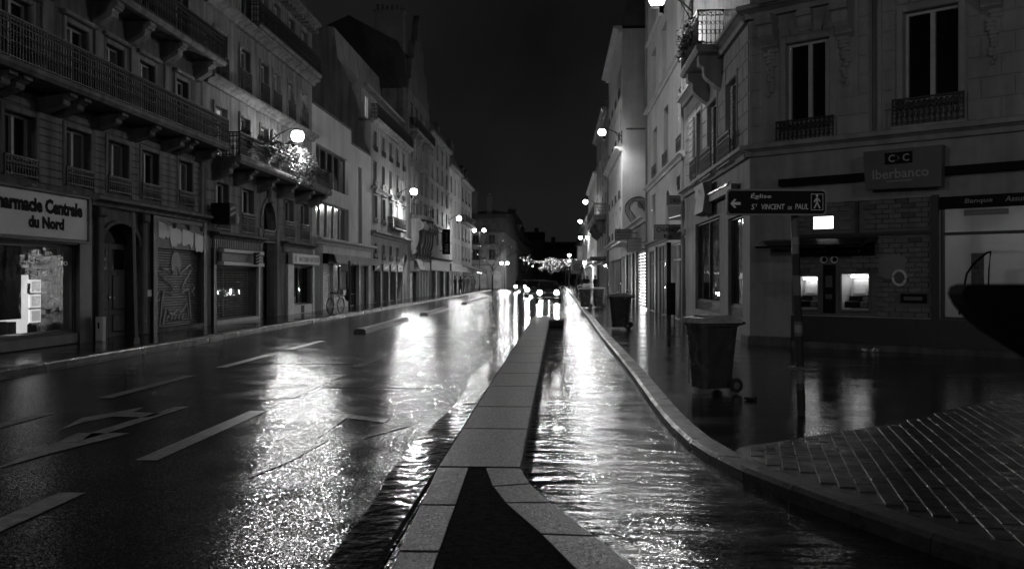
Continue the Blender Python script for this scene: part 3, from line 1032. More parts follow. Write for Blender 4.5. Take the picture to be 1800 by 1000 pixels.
# ---- plant balcony house
F = left('plant_balcony_house', 'stone apartment house with tall arched door and balcony full of plants', 29, 42)
sh = [(29.85, 34.1, .2, 2.0), (34.65, 36.4, .1, 4.55), (38.75, 42 - .25, .5, 2.12)]
mezz = [(30.0, 31.15, 3.2, 4.75), (32.5, 33.75, 3.2, 4.78), (37.7, 38.95, 3.25, 4.85), (40.05, 41.3, 3.25, 4.87)]
sec = [(29.9, 31.0, 5.65, 7.25), (32.35, 33.35, 5.65, 7.3), (34.6, 35.5, 5.65, 7.3), (36.2, 37.1, 5.65, 7.3), (38.2, 39.1, 5.65, 7.3), (40.2, 41.1, 5.65, 7.3)]
thr = [(p, q, 8.2, 9.7) for p, q, _, _ in sec]
fou = [(p, q, 10.95, 12.4) for p, q, _, _ in sec]
W = wall(F, 29, 42, -.05, 13.0, sh + mezz + sec + thr + fou, 'stone')
ashlar(F, W, 29.05, 41.95, 3.1, 5.1, .33, [(p - .12, q + .12, u - .05, w + .12) for p, q, u, w in mezz] + [(34.3, 36.75, 0, 6)], 'stone', maxl=2.2)
for p, q, u, w in mezz:
    window(F, p, q, u, w, rail=.72, surround='plain', inset=.22)
for i, (p, q, u, w) in enumerate(sec):
    window(F, p, q, u, w, surround='plain', glass='window_lit' if i == 0 else 'pane_dark', trans=(.62,))
for p, q, u, w in thr:
    window(F, p, q, u, w, surround='plain', rail=.75, shutter='')
for p, q, u, w in fou:
    window(F, p, q, u, w, surround='plain')
cornice(F, 29, 42, 7.78, .3, .35, 'stone')
cornice(F, 29, 42, 10.3, .32, .4, 'stone')
balcony(F, 33.1, 41.9, 10.75, .5, .12, .8, 'stone')
balcony(F, 29.7, 41.95, 5.55, .95, .22, .78, 'stone', [30.9 - 1.1, 31.8, 34.3, 36.8, 39.4, 41.6], .55, bw_=.36)
cornice(F, 29, 42, 12.75, .35, .45, 'stone', dent=.5)
mansard(F, 29, 42, 13.1, 2.2, 1.2, chim=((41.0, 41.6, 2.5, 5.5, 17.5),), dormers=(31, 34, 37, 40))
arch_fill(F, 34.65, 36.4, 3.55, 4.55, 'stone')
for k, x in enumerate((34.25, 36.45)):
    F.box('door_jamb', x, x + .36, .002, .09, .12, 3.5, 'stone', c=.03)
door_leaves(F, 34.66, 36.39, .12, 2.75, .42)
F.box('transom', 34.66, 36.39, -.46, -.36, 2.76, 2.95, 'wood_dark')
window(F, 34.9, 36.15, 2.96, 4.5, inset=.4, mull=1, rail=.5)
F.box('keystone', 35.35, 35.7, .06, .2, 4.5, 5.05, 'stone', c=.05)
# barber shop front
F.box('fascia_flutes', 29.7, 34.3, .002, .04, 2.62, 2.9, 'shop_mid')
for i in range(26):
    p = 29.75 + i * .175
    F.box('flute', p, p + .09, .042, .07, 2.62, 2.9, 'shop_mid')
cornice(F, 29.5, 34.6, 2.92, .2, .32, 'stone_dark')
F.box('shop_pier', 34.12, 34.3, .003, .1, .12, 2.6, 'shop_pale')
F.box('shop_pier', 29.6, 29.83, .003, .1, .12, 2.6, 'shop_dark')
F.box('stall_riser', 29.84, 34.1, -.3, .1, .12, .24, 'shop_pale')
room(F, 29.85, 34.1, .24, 2.0, .34, 1.2, 'interior_dark')
o = glazing(F, 29.85, 34.1, .24, 2.0, .25, 2)
mb = MB()
for i in range(34):
    mb.box(.02 + i * .125, .032 + i * .125, -.012, 0, 0, 1.74)
for i in range(20):
    mb.box(0, 4.24, -.02, -.013, .05 + i * .085, .06 + i * .085)
mb.build('security_grille', 'shop_mid', F.root, F.at(F.conv(29.85), -.1, .24), kind='stuff')
sg = mount(F, 'shop_sign', 'pale sign box with barber stripes under the fluted fascia', 'sign', 30.0, 0, 2.05)
put(sg, 'board', MB().cbox(0, 4.25, -.22, -.1, .12, .42, .02), 'shop_mid')
put(sg, 'rail_top', MB().box(0, 4.2, -.28, -.002, .423, .53), 'shop_pale')
put(sg, 'rail_bottom', MB().box(0, 4.2, -.28, -.002, .0, .117), 'shop_pale')
glyphs(sg, .7, .28, 1.7, .09, .222, 'sign_mid', 9)
glyphs(sg, .6, .16, 1.9, .07, .222, 'sign_mid', 12)
mb = MB()
o = put(sg, 'barber_pole', MB().lathe([(.11, 0), (.11, .44)], 12, (3.05, -.36, .05)), 'shop_dark')
for k in range(4):
    pts = [(3.05 + .115 * math.sin(t), -.36 - .115 * math.cos(t), .09 + k * .11 + .05 * t) for t in [-1.4 + .35 * j for j in range(9)]]
    mb.tube(pts, .022, 4)
mb.build('barber_stripe', 'letter_white', sg)
ls = mount(F, 'lantern_sign', 'small dark lantern sign with white bottle above the barber shop', 'sign', 29.5, 0, 3.25)
put(ls, 'box', MB().box(-.3, .3, -.75, -.15, .1, .75), 'sign_black')
put(ls, 'stripe', MB().prism([(-.25, .5), (.2, .62), (.2, .7), (-.25, .58)], -.758, -.752, 'y').prism([(-.25, .32), (.2, .44), (.2, .52), (-.25, .40)], -.758, -.752, 'y'), 'sign_grey')
put(ls, 'arm', MB().box(-.02, .02, -.2, 0, .5, .56), 'iron')
put(ls, 'bottle', MB().lathe([(.05, 0), (.06, .18), (.03, .25), (.03, .32)], 8, (.22, -.82, .12)), 'letter_white')
# employment agency front
F.box('fascia_flutes', 37.4, 42.0, .002, .05, 2.68, 2.9, 'shop_mid')
for i in range(24):
    p = 37.45 + i * .185
    F.box('flute', p, p + .09, .052, .08, 2.68, 2.9, 'shop_mid')
cornice(F, 37.2, 42.0, 2.92, .2, .32, 'stone_dark')
F.box('shop_pier', 37.9, 38.74, .003, .1, .12, 2.2, 'shop_pale')
F.box('shop_pier', 41.76, 42.0, .003, .1, .12, 2.2, 'shop_pale')
F.box('stall_riser', 38.75, 41.75, .003, .08, .12, .48, 'shop_pale')
F.box('vent_gap', 39.9, 40.4, .081, .09, .14, .46, 'sign_black')
room(F, 38.75, 41.75, .5, 2.12, .3, 1.5, 'interior_dark')
glazing(F, 38.75, 41.75, .5, 2.12, .2, 1)
for k in range(7):
    F.box('desk_ornament', 39.0 + k * .36, 39.14 + k * .36, -.6, -.45, .52, .62 + .1 * (k % 3), 'card_a')
F.box('notice', 39.6, 40.4, -.5, -.45, 1.0, 1.7, 'interior')
sg = mount(F, 'shop_sign', 'pale employment agency sign reading INTERIM NATION over a dark window', 'sign', 37.9, 0, 2.2)
put(sg, 'board', MB().cbox(0, 4.35, -.3, -.1, 0, .46, .03), 'shop_pale')
words(sg, 'INTERIM NATION', .95, .12, 3.2, .22, .304, 'sign_mid', .015)
put(sg, 'emblem', MB().lathe([(.14, 0), (.14, .006)], 10, (.45, -.306, .26), 'y').box(.4, .5, -.306, -.3, .05, .1), 'sign_mid')

# ---- white modern low building
F = left('modern_white_building', 'low white rendered building with ribbon windows beyond the plant balcony', 42, 55.4)
hol = [(42.7, 49.4, 6.0, 7.85), (42.7, 49.5, 3.55, 5.25), (51.9, 52.9, 3.6, 7.85), (43.9, 46.0, .1, 2.35), (46.15, 51.9, .1, 2.35), (52.15, 54.75, .1, 2.35)]
W = wall(F, 42, 55.4, -.05, 8.85, hol, 'plaster_white')
F.box('parapet', 42, 50.1, -4, 0, 8.85, 9.55, 'plaster_white')
F.box('coping', 41.98, 50.15, -.4, .06, 9.553, 9.62, 'stone_dark')
F.box('coping', 50.16, 55.42, -.4, .06, 8.853, 8.92, 'stone_dark')
window(F, 42.7, 49.4, 6.0, 7.85, mull=4, inset=.22, fm='frame_dark')
window(F, 42.7, 49.5, 3.55, 5.25, mull=4, inset=.22, fm='frame_pale')
F.box('slit_window', 51.92, 52.88, -.3, -.25, 3.62, 7.83, 'pane_dark')
cornice(F, 42.1, 55.4, 3.22, .3, .42, 'plaster_white')
F.box('stone_facing', 42.6, 43.88, .002, .03, .12, 3.2, 'plaster_grey')
roller(F, 43.9, 46.0, .12, 2.35, .15, 'roller_pale', .1)
room(F, 46.15, 51.9, .12, 2.35, .3, 2, 'interior_dark')
glazing(F, 46.15, 51.9, .12, 2.35, .2, 2, bars=(.75,), fm='frame_dark')
F.box('stall_riser', 46.3, 50.2, -.14, -.08, .14, .7, 'shop_dark')
F.box('door', 52.17, 54.73, -.2, -.15, .12, 2.33, 'sign_black')
F.box('door_post', 51.92, 52.14, .002, .06, .12, 2.35, 'shop_pale')
aw = mount(F, 'awning', 'pale pleated shop awning under the white cornice', 'awning', 43.9, 0, 2.32)
mb = MB()
n = 44
for i in range(n):
    x0, x1 = 10.85 * i / n, 10.85 * (i + 1) / n
    y0, y1 = (-.6, -.7) if i % 2 else (-.7, -.6)
    mb.add([(x0, y0, .02 + .02 * (i % 3)), (x1, y1, .02 + .02 * ((i + 1) % 3)), (x1, y1 + .12, .44), (x0, y0 + .12, .44), (x0, -.002, .5), (x1, -.002, .5)], [(0, 1, 2, 3), (3, 2, 5, 4)])
put(aw, 'canvas', mb, 'canvas_pale')
put(aw, 'end_panel', MB().prism([(-.3, .02), (-.002, .02), (-.002, .5), (-.3, .48)], -.03, -.003, 'x'), 'sign_black')
# ---- attic balcony house (its bare party wall rises over the low building)
F = left('attic_balcony_house', 'five storey house with attic balcony and bare party wall above the low white building', 55.4, 69.5)
cols = [56.2, 58.9, 61.5, 64.1, 66.7]
hol = []
for (u, w) in ((9.35, 10.6), (7.2, 8.75), (5.0, 6.65), (2.75, 3.75)):
    hol += [(c, c + 1.05, u, w) for c in cols if not (u < 3 and c > 66)]
hol += [(67.0, 68.7, .1, 3.4)]
shopw = [(55.9 + k * 2.75, 58.1 + k * 2.75, .12, 2.05) for k in range(4)]
W = wall(F, 55.4, 69.5, -.05, 11.0, hol + shopw, 'stone_pale')
for i, (p, q, u, w) in enumerate(hol[:-1]):
    sr = 'pediment' if (abs(u - 5.0) < .1 and i % 2 == 0) else ('hood' if u == 5.0 else '')
    window(F, p, q, u, w, inset=.18, rail=.34 if u != 5.0 else .3, surround=sr, sm='stone_pale')
balcony(F, 60.9, 65.8, 4.95, .5, .1, .7, 'stone_pale')
door_leaves(F, 67.0, 68.7, .12, 2.6, .28)
arch_fill(F, 67.0, 68.7, 2.6, 3.4, 'stone_pale')
F.box('fanlight', 67.02, 68.68, -.3, -.27, 2.6, 3.38, 'pane_dark')
cornice(F, 55.4, 69.5, 4.2, .3, .35, 'stone_pale')
cornice(F, 55.4, 69.5, 7.0, .14, .14, 'stone_pale')
cornice(F, 55.4, 69.5, 10.9, .3, .4, 'stone_pale')
balcony(F, 55.5, 69.4, 11.2, .45, .08, .85, 'stone_pale')
F.box('attic_wall', 55.42, 69.48, -4, -.6, 11.2, 13.1, 'plaster_grey')
for k, c in enumerate(cols):
    window(F, c, c + 1.0, 11.35, 12.7, inset=.57, glass='window_lit' if k == 0 else 'pane_dark')
F.box('attic_cornice', 55.3, 69.5, -1.2, -.2, 13.1, 13.28, 'stone_pale')
g = MB().prism([(.75, 0), (9, 0), (9, 6), (4.2, 6.0), (2.2, 5.6), (2.0, 3.8), (1.2, 2.35), (.75, 2.1)], 0, 14, 'x')
g.build('roof', 'plaster_grey', F.root, F.at(0, 0, 10.98 - .0))
for k in range(4):
    p, q, u, w = shopw[k]
    F.box('shop_pier', q, q + .5, .003, .08, .12, 2.05, 'shop_mid')
    F.box('shop_panel', p, q, -.28, -.22, .12, 2.05, ('shop_dark', 'shop_mid', 'shop_dark', 'shop_mid')[k])
    sg = mount(F, 'shop_sign', ('black', 'grey', 'pale grey', 'white')[k] + ' small shop sign below the row of low windows with iron rails', 'sign', p + .05, .0, 2.1)
    put(sg, 'board', MB().cbox(0, 2.1, -.14, -.002, 0, .42, .02), ('sign_black', 'sign_grey', 'sign_grey', 'shop_pale')[k])
    put(sg, 'mark', MB().prism([(.4, .1), (1.3, .16), (1.6, .32), (.8, .26)], -.148, -.141, 'y'), ('letter_grey', 'letter_white', 'letter_white', 'sign_mid')[k])

# ---- ornate gabled house with bow window
F = left('gabled_house', 'tall ornate house with stepped gable, heavy consoles and a bowed balcony', 69.5, 81)
cols = [70.4, 72.8, 75.4, 78.4]
hol = []
for (u, w) in ((13.4, 15.0), (10.9, 12.6), (8.4, 10.2), (6.6, 7.9)):
    hol += [(c, c + 1.2, u, w) for c in cols]
hol += [(70.3, 73.3, .1, 2.1), (75.0, 79.9, .1, 2.2)]
W = wall(F, 69.5, 81, -.05, 15.8, hol, 'stone')
for i, (p, q, u, w) in enumerate(hol[:16]):
    window(F, p, q, u, w, inset=.2, rail=.4 if u > 12 else 0, surround='hood' if u == 8.4 else '', sm='stone')
gp = [(0, 0), (11.5, 0), (11.3, .8), (10.2, 1.0), (9.8, 2.6), (8.6, 2.8), (8.2, 4.4), (7.0, 4.6), (6.4, 6.2), (5.75, 7.0), (5.1, 6.2), (4.5, 4.6), (3.3, 4.4), (2.9, 2.8), (1.7, 2.6), (1.3, 1.0), (.2, .8)]
MB().prism(gp, .01, .5, 'y').build('stepped_gable', 'stone_dark', F.root, F.at(0, 0, 15.8))
mansard(F, 69.5, 81, 15.8, 3.5, 2.0, m='tile_dark', chim=((69.6, 70.6, .4, 2.6, 21.6), (79.5, 80.3, 3, 5, 21)))
balcony(F, 70.0, 80.6, 12.9, .6, .2, .8, 'stone', [71, 74.4, 77.6, 80], .6, bw_=.3)
bw2 = MB()
n = 12
arc = [(2.6 + 4.4 * math.sin(-1.05 + 2.1 * i / n) / .87, -.05 - 1.0 * (math.cos(-1.05 + 2.1 * i / n) - .497) / .503) for i in range(n + 1)]
for i in range(n):
    (x0, y0), (x1, y1) = arc[i], arc[i + 1]
    bw2.add([(x0, y0, 0), (x1, y1, 0), (x1, y1, .3), (x0, y0, .3), (x0, 0, 0), (x1, 0, 0), (x0, 0, .3), (x1, 0, .3)], [(0, 1, 2, 3), (4, 5, 1, 0)[::-1], (3, 2, 7, 6)])
o = bw2.build('bowed_balcony', 'stone', F.root, F.at(3.3, 0, 6.2))
br = MB()
for i in range(n):
    br.tube([(arc[i][0], arc[i][1] + .03, .3), (arc[i][0], arc[i][1] + .03, 1.1)], .02, 4)
br.tube([(x, yv + .03, 1.1) for x, yv in arc], .03, 4)
br.build('railing', 'iron', o)
for s in (71.0, 73.6, 75.2, 76.6, 78.0, 79.6):
    console(F, F.conv(s), .75, 6.18, 3.0, .42, 'stone')
F.box('fascia', 70.2, 73.4, .003, .3, 2.15, 2.95, 'shop_mid', c=.04)
F.box('shop_panel', 70.3, 73.3, -.3, -.2, .1, 2.1, 'shop_dark')
F.box('shop_panel', 75.0, 79.9, -.3, -.2, .1, 2.2, 'interior')
for k in range(4):
    F.box('shop_pier', 74.9 + k * 1.6, 75.1 + k * 1.6, -.15, .05, .12, 2.2, 'shop_pale')
aw = mount(F, 'awning', 'short crumpled pale awning on the house with heavy consoles', 'awning', 70.5, 0, 2.3)
mb = MB()
for i in range(10):
    x0, x1 = .27 * i, .27 * (i + 1)
    y0, y1 = (-.6, -.72) if i % 2 else (-.72, -.6)
    mb.add([(x0, y0, .0), (x1, y1, .0), (x1, y1 + .25, .72), (x0, y0 + .25, .72), (x0, -.31, .8), (x1, -.31, .8)], [(0, 1, 2, 3), (3, 2, 5, 4)])
put(aw, 'canvas', mb, 'canvas_pale')
sg = mount(F, 'shop_sign', 'pale shop fascia with a bright curved mark next to the crumpled awning', 'sign', 75.0, .0, 2.25)
put(sg, 'board', MB().cbox(0, 5.0, -.2, -.002, 0, .75, .03), 'shop_mid')
put(sg, 'mark', MB().prism([(1.4, .1), (1.9, .12), (1.75, .4), (1.55, .66), (1.5, .4)], -.208, -.201, 'y'), 'letter_white')

# ---- plain six storey house
F = left('plain_tall_house', 'plain pale six storey house with regular windows behind the vertical black sign', 81, 96)
cols = [82.2, 85.8, 89.4, 93.0]
hol = []
for r_ in range(5):
    hol += [(c, c + 1.3, 4.7 + r_ * 1.95, 6.1 + r_ * 1.95) for c in cols]
hol += [(81.6, 84.6, .1, 2.3), (85.6, 90.6, .1, 2.3), (91.6, 95.4, .1, 2.3)]
W = wall(F, 81, 96, -.05, 14.4, hol, 'stone_pale')
for p, q, u, w in hol[:20]:
    window(F, p, q, u, w, inset=.16)
cornice(F, 81, 96, 14.2, .3, .4, 'stone_pale')
for z in (6.3, 10.2):
    cornice(F, 81, 96, z, .12, .12, 'stone_pale')
mansard(F, 81, 96, 14.5, 1.6, .8, chim=((95, 95.8, 1, 4, 17.0),))
cornice(F, 81, 96, 3.3, .2, .4, 'stone')
F.box('fascia', 81.4, 95.6, .003, .12, 2.35, 3.25, 'shop_mid')
for k, (p, q, u, w) in enumerate(hol[20:]):
    F.box('shop_panel', p, q, -.3, -.2, .1, 2.3, ('interior', 'interior_dark', 'interior')[k])
    F.box('shop_pier', q, q + .6, .003, .1, .12, 2.3, 'shop_pale')
UPW = Matrix(((0, 1, 0, 0), (0, 0, 1, 0), (1, 0, 0, 0), (0, 0, 0, 1)))
hs = mount(F, 'hotel_sign', 'tall vertical black hotel sign jutting from the plain tall house', 'sign', 88, .15, 3.9)
put(hs, 'board', MB().box(-.1, .1, -.85, -.12, 0, 2.36), 'sign_black')
put(hs, 'arm', MB().box(-.04, .04, -.118, .15, .3, .36).box(-.04, .04, -.118, .15, 2.0, 2.06), 'iron')
words(hs, 'ibis', 0, 0, .8, .34, .0, 'letter_grey', .02, M_=T(-.105, -.68, .2) @ UPW)
words(hs, 'hotel', 0, 0, .85, .24, .0, 'sign_grey', M_=T(-.105, -.62, 1.2) @ UPW)

# ---- two houses before the junction, cafe at the corner
F = left('narrow_pale_house', 'narrow pale house with three window columns next to the vertical hotel sign', 96, 107.5)
hol = []
for r_ in range(4):
    hol += [(c, c + 1.3, 3.7 + r_ * 2.3, 5.4 + r_ * 2.3) for c in (97.2, 101, 104.8)]
W = wall(F, 96, 107.5, -.05, 13.2, hol + [(97, 106.5, .1, 2.4)], 'plaster_white')
for p, q, u, w in hol:
    window(F, p, q, u, w, inset=.16)
cornice(F, 96, 107.5, 13.1, .3, .35, 'stone_pale')
mansard(F, 96, 107.5, 13.3, 1.8, .8, chim=((106.8, 107.4, 1, 3, 17),))
F.box('shop_panel', 97, 106.5, -.6, -.5, .1, 2.4, 'lit_shop')
F.box('fascia', 96.4, 107.2, .003, .2, 2.42, 3.2, 'shop_dark')
for k in range(5):
    F.box('shop_pier', 97 + k * 2.2, 97.35 + k * 2.2, -.2, .05, .12, 2.4, 'shop_dark')
F = left('corner_cafe_house', 'pale corner house above the cafe with the lit awning', 107.5, 121)
hol = []
for r_ in range(4):
    hol += [(c, c + 1.4, 3.7 + r_ * 2.3, 5.4 + r_ * 2.3) for c in (108.6, 112.6, 116.8)]
W = wall(F, 107.5, 121, -.05, 13.0, hol + [(108.5, 120.4, .1, 2.4)], 'stone_pale')
for p, q, u, w in hol:
    window(F, p, q, u, w, inset=.16, rail=.35)
balcony(F, 108, 120.8, 8.2, .6, .2, .8, 'stone_pale')
cornice(F, 107.5, 121, 12.8, .3, .5, 'stone_pale')
mansard(F, 107.5, 121, 13.1, 1.9, .8, chim=((108, 108.7, 1, 3, 17), (119.6, 120.3, 2, 4, 16.5)), dormers=(111, 115))
F.box('shop_panel', 108.5, 120.4, -1.4, -1.3, .1, 2.4, 'lit_shop')
for k in range(5):
    F.box('shop_pier', 108.5 + k * 2.7, 108.8 + k * 2.7, -.2, .05, .12, 2.4, 'shop_dark')
caw = mount(F, 'cafe_awning', 'dark sloping cafe awning with bright light strip beneath', 'awning', 108, 0, 2.3)
put(caw, 'canvas', MB().prism([(0, .9), (-2.0, .25), (-2.0, 0), (-1.96, 0), (-1.96, .2), (0, .84)], 0, 12.5, 'x'), 'canvas_dark')
put(caw, 'light_strip', MB().box(3, 8, -1.7, -1.6, .0, .08), 'lit_cafe')
caw2 = mount(F, 'cafe_awning', 'wide dark awning wrapping the far corner of the cafe', 'awning', 120.6, 0, 2.2)
put(caw2, 'canvas', MB().prism([(0, 1.1), (-2.6, .3), (-2.6, 0), (-2.56, 0), (-2.56, .24), (0, 1.04)], 0, 5.5, 'x'), 'canvas_dark')
put(caw2, 'post', MB().tube([(5.4, -2.4, -2.1), (5.4, -2.4, .1)], .04, 6), 'iron')

# ---- house facing us across the junction
t = thing('junction_house', 'grey stone house facing the street across the junction with arched shopfronts', 'building', (-30, 150, 0), 0)
F = Fac(t, Matrix.Identity(4), lambda v: v + 30)
F.W = T(-30, 150, 0)
hol = []
for u, w in ((4.6, 6.3), (7.1, 8.6), (9.2, 10.3)):
    hol += [(c, c + 1.0, u, w) for c in (-25, -22, -19, -16, -13.6, -11)]
ar = [(-16.6, -14.2, .1, 3.0), (-13.6, -11.2, .1, 3.0), (-10.4, -9.0, .1, 2.9)]
W = wall(F, -30, -8.2, -.05, 8.9, [h_ for h_ in hol if h_[2] < 9] + ar, 'plaster_dim', deep=46)
for p, q, u, w in hol:
    if u < 9:
        window(F, p, q, u, w, inset=.16, fm='frame_dark', shutter='shop_mid', rail=.3)
for p, q, u, w in ar:
    arch_fill(F, p, q, 1.9, w, 'plaster_dim')
    F.box('shop_panel', p, q, -.3, -.24, .1, 2.9, 'interior')
cornice(F, -30, -8.2, 8.7, .35, .5, 'stone')
cornice(F, -30, -8.2, 3.7, .3, .6, 'stone')
mansard(F, -30, -8.2, 9.05, 3.0, 1.4, deep=44, chim=((-14.2, -13.0, 2, 3.2, 15.6), (-11.6, -10.8, 4, 5.2, 15.0), (-20, -18.6, 3, 4.2, 15.5)), dormers=(-22, -17, -12.5))
# far houses beyond
rf = random.Random(21)
def far_house(label, X, Y0, Y1, hgt, side, m='plaster_grey', rows=4):
    F = (left if side < 0 else right)('far_house', label, Y0, Y1, X)
    n = max(2, int((Y1 - Y0) / 4))
    hol = [(Y0 + (i + .3) * (Y1 - Y0) / n, Y0 + (i + .3) * (Y1 - Y0) / n + 1.4, 3.6 + r_ * (hgt - 3.8) / rows, 5.2 + r_ * (hgt - 3.8) / rows) for i in range(n) for r_ in range(rows)]
    wall(F, Y0, Y1, -.05, hgt, hol, m, deep=14)
    for h_ in hol:
        window(F, *h_, inset=.2, fm='frame_dark')
    cornice(F, Y0, Y1, hgt - .2, .3, .4, m)
    cornice(F, Y0, Y1, 3.0, .25, .3, m)
    mansard(F, Y0, Y1, hgt + .1, 2.4, 1.0, deep=13, chim=((Y1 - 1.6, Y1 - .6, 2, 4, hgt + 5),))
    return F
far_house('far dim house just beyond the junction house', -8.4, 197, 216, 10.5, -1)
far_house('tall far dim house on the lamp side of the avenue', -8.6, 216, 240, 14, -1)
far_house('low far dim house before the distant towers', -8.8, 240, 275, 11, -1)
far_house('last dim house closing the far row of lamps', -8.8, 275, 330, 12, -1)
# ================================================================ RIGHT SIDE
# ---- corner bank building: one face to the street, one to the side street
root = thing('corner_bank_building', 'pale stone corner building with bank front and wrought iron balconies', 'building', (4.35, 21.5, 0), 0)
FS = Fac(root, T(0, 10.7, 0) @ RZ(R_(-90)), lambda v: 32.2 - v)
FS.W = T(4.35, 21.5, 0)
BA = R_(-40.35)
FB = Fac(root, RZ(BA))
FB.W = T(4.35, 21.5, 0)
# bank face
up = [(.88, 1.88, 5.0, 6.75), (3.42, 4.48, 5.15, 6.95), (6.0, 7.05, 5.2, 7.0)]
W = wall(FB, 0, 9.5, -.05, 10.5, up + [(1.02, 3.97, .82, 3.22), (4.13, 6.6, .8, 3.2)], 'bank_stone', deep=4)
hh = [(p - .16, q + .16, u - .5, w + .16) for p, q, u, w in up]
ashlar(FB, W, .03, 9.4, 4.62, 7.42, .4, hh + [(2.72, 2.98, 4, 8), (.3, .78, 5.3, 8), (1.98, 2.5, 5.5, 8)], 'bank_stone', maxl=1.0, proud=.02, gap=.02)
for i, (p, q, u, w) in enumerate(up):
    o = window(FB, p, q, u, w, inset=.2, surround='plain', sm='bank_stone', trans=())
    rl = rail_mesh(q - p + .32, .52)
    if not rl.materials:
        rl.materials.append(MAT['iron'])
    obj('railing', rl, None, o, T(-.16, -.36, -.47))
    MB().cbox(-.2, q - p + .2, -.36, -.19, -.56, -.48, .02).build('sill', 'bank_stone', o)
    if i == 0:
        MB().box(q - p + .0 - .14, q - p - .01, -.1, -.062, .06, w - u - .06).build('shutter', 'shutter_pale', o)
    mb = MB()
    for k in range(5):          # voussoirs of the flat arch
        x0, x1 = (q - p) * k / 5 - .1 + .04 * k, (q - p) * (k + 1) / 5 - .12 + .04 * (k + 1)
        mb = MB().prism([(x0 + .02, w - u + .17), (x1, w - u + .17), (x1 + (k - 1.8) * .06, w - u + .5), (x0 + .02 + (k - 2.2) * .06, w - u + .5)], -.24, -.202, 'y')
        mb.build('voussoir', 'bank_stone', o)
cornice(FB, -.1, 9.5, 4.34, .26, .26, 'bank_stone')
cornice(FB, -.12, 9.5, 7.42, .28, .42, 'bank_stone')
balcony(FB, .5, 9.2, 7.72, .6, .12, .9, 'bank_stone')
def hanging_scroll(F, s, z):
    console(F, s, .42, z, .75, .34, 'bank_stone')
    mb = MB()
    rr = random.Random(int(s * 100))
    for k in range(13):
        zz = z - .75 - k * .08
        r = .15 * (1 - k / 16)
        mb.blob((rr.uniform(-.06, .06), -.04, zz), (r, .05, .06), 3, 6)
    mb.build('stone_garland', 'bank_stone', F.root, F.at(s, 0, 0))
hanging_scroll(FB, .54, 7.4)
hanging_scroll(FB, 2.24, 7.4)
console(FB, 1.38, .2, 7.4, .5, .3, 'bank_stone', 'keystone')
hanging_scroll(FB, 5.1, 7.4)
MB().tube([(0, -.06, 4.62), (0, -.06, 7.4)], .045, 8).build('drain_pipe', 'stone_dark', root, FB.at(2.86))
FB.box('plinth', -.03, 1.0, .002, .05, -.02, .32, 'stone_dark', c=.02)
FB.box('bank_base', 1.02, 9.4, .002, .04, .26, .8, 'bank_base')
FB.box('plinth', 1.02, 9.4, .002, .06, -.02, .25, 'stone_dark', c=.015)
mb = MB()
for k in range(5):
    mb.box(0, .5, -.075, -.062, .02 + k * .03, .035 + k * .03)
mb.build('vent_grille', 'shop_mid', root, FB.at(1.5, 0, .08))
# brick-faced panels: bricks one by one
bb = wall(Fac(root, RZ(BA) @ T(0, .06, 0)), 1.02, 3.97, .82, 3.22, [(1.07, 1.6, .95, 1.65), (2.13, 2.71, .95, 1.7)], 'shop_mid', .03, .02, 'brick_panel', False)
bl = FB.box('panel_rail', 1.02, 3.97, -.059, .0, 2.5, 2.56, 'shop_dark')
FB.box('panel_post', 2.44, 2.5, -.059, .0, 2.56, 3.22, 'shop_dark')
BWd, BHt = .262, .1
bme = cached('brick', lambda: MB().cbox(0, BWd - .012, -.03, -.001, 0, BHt - .012, .006).mesh('brick'))
bme.materials.append(MAT['brick_a'])
z, j = .83, 0
while z < 3.2:
    x = 1.03 - (BWd / 2 if j % 2 else 0)
    while x < 3.95:
        bx0, bx1 = max(x, 1.03), min(x + BWd, 3.96)
        blocked = (2.48 < z + .1 and z < 2.58) or (z > 2.5 and bx1 > 2.42 and bx0 < 2.52) or any(p < bx1 and q > bx0 and u < z + .1 and w > z for p, q, u, w in
                   ((1.05, 1.62, .9, 1.68), (2.09, 2.75, .9, 1.73), (1.7, 2.0, .86, 2.1), (3.36, 3.88, 1.12, 1.31), (1.48, 1.96, 2.64, 2.95)))
        if bx1 - bx0 > .08 and not blocked:
            o = obj('brick', bme, None, bb, T(bx0, 0, z) @ Matrix.Diagonal(((bx1 - bx0) / BWd, 1, 1, 1)))
            mname = rnd.choice(['brick_a'] * 5 + ['brick_b'] * 4 + ['brick_c'])
            if mname != 'brick_a':
                o.material_slots[0].link = 'OBJECT'
                o.material_slots[0].material = MAT[mname]
        x += BWd
    z += BHt
    j += 1
FB.box('door_post', 3.985, 4.12, .001, .05, .3, 3.25, 'bank_base')
# entrance glazing
room(FB, 4.13, 6.6, .8, 3.2, .3, 1.6, 'sign_white', 'lit_box')
o = glazing(FB, 4.13, 6.6, .8, 3.2, .12, 0, bars=(2.48,), fm='frame_dark')
FB.box('header', 4.13, 6.6, -.06, .02, 2.96, 3.2, 'sign_black')
lettering(FB, 4.6, 3.03, 'Banque', .5, .11, .026, 'letter_grey', bold=.01, shear=.15)
lettering(FB, 5.32, 3.05, 'Assurance', .62, .1, .026, 'letter_grey', bold=.01, shear=.15)
FB.box('notice_strip', 4.55, 5.35, -.1, -.09, 2.82, 2.93, 'sign_grey')
lettering(FB, 4.72, 2.85, 'Ouvert le samedi', .56, .05, -.085, 'letter_grey')
FB.box('ceiling_light', 5.35, 6.3, -.62, -.4, 3.0, 3.08, 'lit_panel')
FB.box('inner_panel', 5.55, 6.5, -1.2, -1.15, .82, 2.45, 'interior')
FB.box('dark_case', 5.6, 6.2, -.9, -.6, 2.5, 2.95, 'sign_black')
mb = MB().tube([(.28 + .02 * k, 0, .8 + .12 * k) for k in range(6)] + [(.42, 0, 1.6), (.55, 0, 1.8), (.78, 0, 2.0), (.86, 0, 2.02)], .022, 5)
